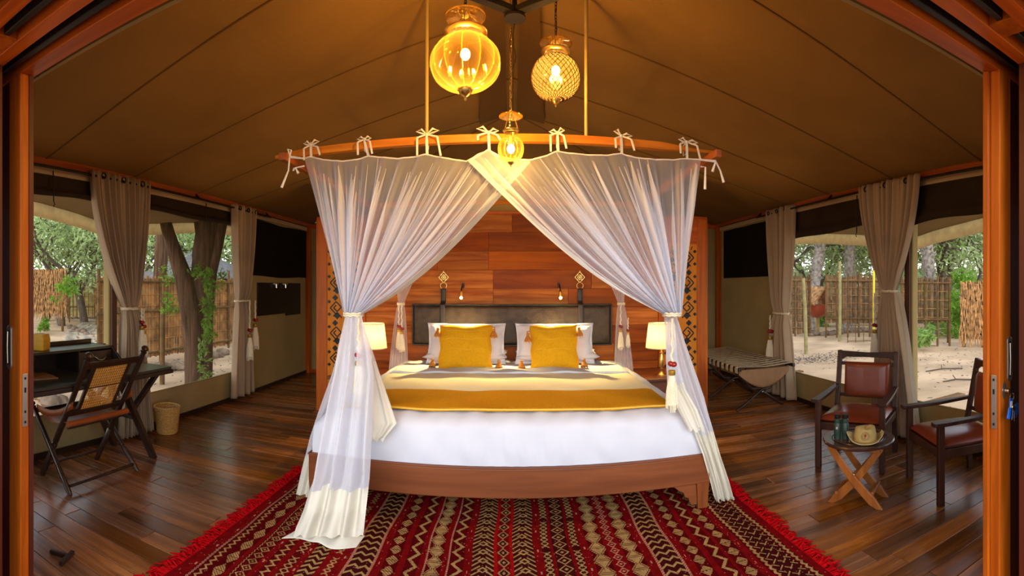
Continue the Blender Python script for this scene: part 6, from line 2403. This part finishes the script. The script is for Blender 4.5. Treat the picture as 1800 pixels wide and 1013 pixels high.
def thatch_screen(label, P, Q, z0, z1, rows_=9, seed=0, posts=True, bulge=0.0, cat='screen'):
    P, Q = Vector(P), Vector(Q)
    d = Q - P
    d.z = 0
    L = d.length
    d.normalize()
    n_ = Vector((d.y, -d.x, 0))
    if n_.dot(Vector((P.x, P.y, 0))) > 0:
        n_ = -n_
    t = thing('thatch_screen', label, cat, ((P.x + Q.x) / 2, (P.y + Q.y) / 2, GZ))
    rnd = random.Random(seed)
    b = MB()
    per = int(L / .035)
    for r_ in range(rows_):
        zt = lerp(z1, z0 + .15, r_ / (rows_ - 1))
        for i in range(per):
            p = P + d * (L * (i + rnd.random()) / per)
            ln = rnd.uniform(.22, .36)
            out = .05 + .03 * (rows_ - r_) / rows_ + bulge * math.sin(PI * (r_ + .5) / rows_)
            a = p + n_ * (out * .5 + bulge * math.sin(PI * (r_ + .5) / rows_)) + Vector((0, 0, zt - p.z + rnd.uniform(-.05, .05)))
            e = a + n_ * rnd.uniform(.02, .10) + d * rnd.uniform(-.06, .06) + Vector((0, 0, -ln))
            s_ = d * .018
            b.add([a - s_, a + s_, e + s_ * .4, e - s_ * .4], [(0, 1, 2, 3)])
    b.build('straw', M['thatch'], t, kind='stuff')
    MB().bar(P + Vector((0, 0, z1 - P.z - .03)), Q + Vector((0, 0, z1 - P.z - .03)), .08, .06).build('top_rail', M['pole'], t)
    MB().bar(P + Vector((0, 0, (z0 + z1) / 2 - P.z)), Q + Vector((0, 0, (z0 + z1) / 2 - P.z)), .03, z1 - z0 - .1).build('backing', M['reeddark'], t)
    for k in (.08, .5, .92):
        p = P + d * (L * k)
        MB().tube([(p.x, p.y, GZ - .05), (p.x, p.y, z1)], .05, 7).build('post', M['pole'], t)
    return t


def span(px0, px1, r_):
    a, b_ = at(px0, 500, r_), at(px1, 500, r_)
    return (a.x, a.y, GZ), (b_.x, b_.y, GZ)


a, b_ = span(40, 116, 18)
thatch_screen('wide shaggy straw screen standing in the sand on the far left', a, b_, .42, 2.08, 9, 1)
a, b_ = span(167, 205, 21)
thatch_screen('narrow shaggy straw screen beside the winding path', a, b_, .40, 1.75, 7, 2)
a, b_ = span(120, 166, 25)
reed_fence('pale yellow picket fence beyond the winding path', a, b_, GZ + .15, 1.95, 'bamboo', 3, (.25, .9), overshoot=.0, w_=.09)
a, b_ = span(108, 122, 23)
reed_fence('small dark reed gate between straw screen and picket fence', a, b_, GZ + .3, 2.2, 'reeddark', 2, (.5, .95), overshoot=.1)
# right side panels
a, b_ = span(1372, 1424, 16.5)
reed_fence('dark reed panel directly right of the luggage rack curtain', a, b_, GZ + .08, 1.78, 'reeddark', 3, (.10, .93), overshoot=.1, w_=.085)
a, b_ = span(1452, 1548, 16)
reed_fence('wide dark reed panel in the middle behind the two poles', a, b_, .25, 1.78, 'reeddark', 6, (.10, .90), overshoot=.1, w_=.085)
a, b_ = span(1585, 1669, 13.6)
reed_fence('brown reed panel on posts left of the shaggy thatch screen', a, b_, .45, 1.66, 'reeddark', 5, (.06, .90), overshoot=.05, w_=.07)
a, b_ = span(1688, 1768, 13.4)
thatch_screen('large shaggy golden thatch screen beside the right door', a, b_, -.05, 1.56, 10, 5, bulge=.05)
for px, py, top, mat, lab in ((1417, 621, 489, 'polegreen', 'leaning green grey pole nearest the luggage rack curtain'), (1476, 601, 460, 'polegreen', 'green grey pole in front of the middle reed panel'), (1667, 604, 488, 'pole', 'dark post at the end of the brown reed panel')):
    r_ = (ZC - GZ) * F / (py - CY)
    p = at(px, py, r_)
    q = at(px - 5 if px == 1417 else px, top, r_)
    o = MB().tube([p + Vector((0, 0, -.1)), p.lerp(q, .5) + Vector((.02, 0, 0)), q], [.048, .046, .042], 9).build('garden_post', M[mat], smooth=50)
    tag(o, lab, 'post')
    rebase(o, (p.x, p.y, GZ))
p = at(1536, 580, 15.2)
o = MB().tube([(p.x, p.y, GZ), (p.x, p.y, 1.95)], .035, 8).build('painted_pole', M['yellowpole'], smooth=50)
tag(o, 'thin bright yellow pole beside the middle reed panel', 'pole')
rebase(o, (p.x, p.y, GZ))
# palm trunks
for px, r_, lean, lab in ((1424, 19, .9, 'leaning rough palm trunk above the dark reed panel'), (1492, 20, .1, 'straight pale rough palm trunk above the middle reed panel'), (1640, 17, -.5, 'shaggy palm trunk above the brown reed panel')):
    p = at(px, 500, r_)
    t = thing('palm_tree', lab, 'palm tree', (p.x, p.y, GZ))
    right = Vector((p.y, -p.x, 0)).normalized()
    pts = [Vector((p.x, p.y, GZ)) + right * (lean * (k / 8) ** 1.3 * .9) + Vector((0, 0, k * .7)) for k in range(9)]
    b = MB().tube(pts, [.24, .22, .23, .2, .22, .2, .21, .19, .18], 12)
    rnd = random.Random(px)
    for k in range(160):
        f_ = rnd.random()
        c_ = pts[0].lerp(pts[-1], f_)
        c_.x, c_.y = [lerp(pts[int(f_ * 7.99)][i], pts[int(f_ * 7.99) + 1][i], f_ * 8 % 1) for i in (0, 1)]
        a_ = rnd.uniform(0, 2 * PI)
        dv_ = Vector((math.cos(a_), math.sin(a_), 0))
        b.bar(c_ + dv_ * .17, c_ + dv_ * .30 + Vector((0, 0, .12)), .07, .03, w2=.02)
    b.build('trunk', M['palm'], t)
    rs = np.random.RandomState(px)
    fr_ = MB()
    top = pts[-1]
    for k in range(26):
        a_ = k * 2.4
        dv_ = Vector((math.cos(a_), math.sin(a_), 0))
        L = rnd.uniform(1.2, 2.2)
        q = [top + dv_ * L * t_ + Vector((0, 0, .6 * t_ - rnd.uniform(1.8, 2.6) * t_ * t_)) for t_ in (0, .25, .5, .75, 1)]
        sd = Vector((-dv_.y, dv_.x, 0))
        for i in range(4):
            w0, w1 = [.05, .25, .32, .22, .03][i], [.05, .25, .32, .22, .03][i + 1]
            fr_.add([q[i] - sd * w0, q[i] + sd * w0, q[i + 1] + sd * w1, q[i + 1] - sd * w1], [(0, 1, 2, 3)])
    fr_.build('fronds', M['leaf4'], t, kind='stuff')
# lantern: red bowl under a little thatched roof, on a post
pr = at(1437, 588, 17.2)
ln_ = thing('garden_lantern', 'red clay bowl under a tiny thatched roof on a garden post', 'garden lantern', (pr.x, pr.y, GZ))
MB().tube([(pr.x, pr.y, GZ - .05), (pr.x, pr.y, .75)], .075, 9).build('post', M['bamboo'], ln_, smooth=50)
MB().lathe([(0, 0), (.18, .03), (.36, .18), (.44, .36), (.46, .46), (.42, .46), (.3, .2), (0, .06)], c=(pr.x, pr.y, .35), n=24).build('bowl', M['redpot'], ln_, smooth=50)
vr = Matrix.Rotation(math.radians(48), 3, 'Z') @ Vector((pr.y, -pr.x, 0)).normalized()
vf = Vector((-vr.y, vr.x, 0))
for sg in (-1, 1):
    a0 = Vector((pr.x, pr.y, 1.42))
    e0 = a0 + vr * (.55 * sg) + Vector((0, 0, -.60))
    b = MB().add([a0 - vf * .34, a0 + vf * .34, e0 + vf * .34, e0 - vf * .34], [(0, 1, 2, 3)])
    b.build('roof_slope', M['thatch'], ln_, solid=.08)
    MB().tube([(e0.x - sg * vr.x * .15, e0.y - sg * vr.y * .15, .80), (e0.x - sg * vr.x * .15, e0.y - sg * vr.y * .15, 1.0)], .03, 6).build('strut', M['pole'], ln_)
# grey thatched hut far left
hp_ = at(345, 500, 18.5)
hut = thing('thatched_hut', 'round hut with a grey thatched roof behind the long reed fence', 'hut', (hp_.x, hp_.y, GZ))
MB().lathe([(2.0, 0), (2.0, 1.9)], c=(hp_.x, hp_.y, GZ), n=28).build('wall', M['reeddark'], hut)
MB().lathe([(2.45, 0), (2.3, .10), (1.3, .60), (.3, 1.02), (0, 1.15)], c=(hp_.x, hp_.y, 1.72), n=36).build('roof', M['greythatch'], hut, smooth=50)
for px, r_, lab in ((105, 38, 'white canvas tent roof in the far distance on the left'), (165, 34, 'white canvas tent roof right behind the picket fence')):
    p = at(px, 500, r_)
    t = thing('far_tent', lab, 'tent', (p.x, p.y, GZ))
    MB().lathe([(2.6, 1.3), (2.5, 1.6), (0, 2.9)], c=(p.x, p.y, GZ), n=4).build('roof', M['tentwhite'], t)
    MB().lathe([(2.3, 0), (2.4, 1.35)], c=(p.x, p.y, GZ), n=4).build('wall', M['tentwhite'], t)
# garden path, winding, of flat slabs
pathpts = [(150, 640), (155, 605), (150, 585), (168, 572), (190, 562)]
pth = thing('garden_path', 'winding pale stone path seen through the left window', 'path', (at(150, 600, 14).x, at(150, 600, 14).y, GZ))
rnd = random.Random(3)
for i in range(46):
    f_ = i / 45
    px = interp([0, .25, .5, .75, 1], [p[0] for p in pathpts], f_)
    py = interp([0, .25, .5, .75, 1], [p[1] for p in pathpts], f_)
    p = atZ(px, py, GZ)
    perp = Vector((p.y, -p.x, 0)).normalized()
    for k in (-.45, 0, .45):
        c_ = p + perp * (k + rnd.uniform(-.05, .05)) * 1.15
        n = 7
        poly = [(math.cos(2 * PI * j / n) * rnd.uniform(.22, .30), math.sin(2 * PI * j / n) * rnd.uniform(.18, .26)) for j in range(n)]
        MB().prism(poly, lambda u, v: (c_.x + u, c_.y + v, GZ + .035), lambda u, v: (c_.x + u, c_.y + v, GZ - .03)).build('slab', M['path'], pth)
# border stones
rnd = random.Random(6)


def stones(label, pts_, n, size, group=None):
    t = thing('border_stones', label, 'stones', (at(*pts_[0], 10).x, at(*pts_[0], 10).y, GZ))
    for i in range(n):
        f_ = i / max(1, n - 1)
        xs_ = np.linspace(0, 1, len(pts_))
        px = interp(xs_, [p[0] for p in pts_], f_) + rnd.uniform(-2, 2)
        py = interp(xs_, [p[1] for p in pts_], f_) + rnd.uniform(-1.5, 1.5)
        p = atZ(px, py, GZ)
        b = MB()
        s_ = size * rnd.uniform(.7, 1.3)
        b.ball((p.x, p.y, GZ + s_ * .35), s_, 7, sz=.85, sx=rnd.uniform(.8, 1.4), sy=rnd.uniform(.8, 1.3))
        b.build('stone', M['stone'], t, smooth=50)


stones('row of grey stones on the sand at the foot of the reed fence', [(262, 660), (290, 652), (330, 648), (400, 622)], 26, .13)
stones('heap of dark stones under the writing desk beyond the window', [(60, 690), (75, 700), (95, 715), (105, 712)], 22, .12)
stones('dark stones edging the winding path', [(122, 578), (140, 583), (150, 588)], 12, .12)
stones('stones on the far side of the winding path', [(118, 560), (140, 562), (165, 560)], 12, .13)
stones('row of stones below the middle reed panel', [(1425, 590), (1470, 588), (1500, 583), (1545, 586)], 24, .12)
stones('rough stones below the brown reed panel', [(1605, 583), (1630, 586), (1670, 584), (1690, 592)], 22, .11)
# low plants
for nm, px, py, r_, n, h, mat, lab in (('bush', 1679, 550, 16, 2600, .9, 'leaf3', 'bright green bush between the reed panel and the thatch'), ('bush', 1625, 592, 12.5, 700, .25, 'leaf1', 'low green plants growing among the stones under the reed panel'),
                                       ('bush', 1440, 560, 21, 1800, .55, 'leaf3', 'bright green bush behind the garden lantern'), ('bush', 78, 572, 17, 350, .18, 'leaf3', 'little green plants at the foot of the straw screen'), ('bush', 118, 508, 17.2, 300, .5, 'leaf3', 'thin leafy sapling beside the straw screen')):
    p = at(px, py, r_)
    o = leaf_obj(nm, leaf_cloud(rs, [(p.x + rs.normal() * h * .6, p.y + rs.normal() * h * .6, p.z + rs.normal() * h * .5) for _ in range(16)], n, h * .5, .09), M[mat], None)
    o['label'] = lab
    o['category'] = 'bush'
    del o['kind']
# wire garden frames and dead sticks
for px0, px1, py, lab in ((1490, 1532, 603, 'low wire plant support in front of the middle reed panel'), (1606, 1648, 612, 'low wire plant support under the brown reed panel')):
    a = atZ(px0, py, GZ)
    c_ = atZ(px1, py - 1, GZ)
    b = MB()
    for z in (GZ + .05, GZ + .30, GZ + .52):
        b.tube([a + Vector((0, 0, z - GZ)), c_ + Vector((0, 0, z - GZ))], .012, 5)
    for k in range(4):
        p = a.lerp(c_, k / 3)
        b.tube([p, p + Vector((0, 0, .54))], .012, 5)
    o = b.build('plant_support', M['pole'])
    tag(o, lab, 'plant support')
    rebase(o, (a.x, a.y, GZ))
for (px, py, dx, lab) in ((1655, 652, .35, 'forked dead stick on the sand outside the right window'), (1680, 671, .22, 'short dead stick on the sand nearest the right door')):
    p = atZ(px, py, GZ)
    o = MB().tube([(p.x - dx, p.y + .1, GZ + .02), (p.x, p.y, GZ + .04), (p.x + dx, p.y - .25, GZ + .03)], .014, 5).tube([(p.x, p.y, GZ + .04), (p.x + dx * .5, p.y + .15, GZ + .08)], .009, 5).build('stick', M['barkfar'])
    tag(o, lab, 'stick')
    rebase(o, (p.x, p.y, GZ))

# dry leaf litter lying in patches on the sand
rs = np.random.RandomState(12)
for cxy, n, sp, lab in ((atZ(1415, 636, GZ), 900, (1.1, .35), 'patch of dry leaf litter on the sand outside the right window'), (atZ(1690, 640, GZ), 350, (2.0, 1.2), 'scattered dry leaves on the sand near the shaggy thatch screen'), (atZ(330, 655, GZ), 300, (1.6, .9), 'scattered dry leaves on the sand round the forked trunk')):
    p = np.stack([cxy.x + rs.normal(size=n) * sp[0], cxy.y + rs.normal(size=n) * sp[1], np.full(n, GZ + .05) + rs.rand(n) * .015], 1)
    a = rs.rand(n) * 6.28
    d = np.stack([np.cos(a), np.sin(a), rs.normal(size=n) * .2], 1) * (.025 + .03 * rs.rand(n, 1))
    e = np.stack([-np.sin(a), np.cos(a), rs.normal(size=n) * .2], 1) * .016
    V = np.stack([p - d, p + e, p + d, p - e], 1).reshape(-1, 3)
    o = leaf_obj('leaf_litter', V, M['barkfar'], None)
    o['label'] = lab
    o['category'] = 'leaves'
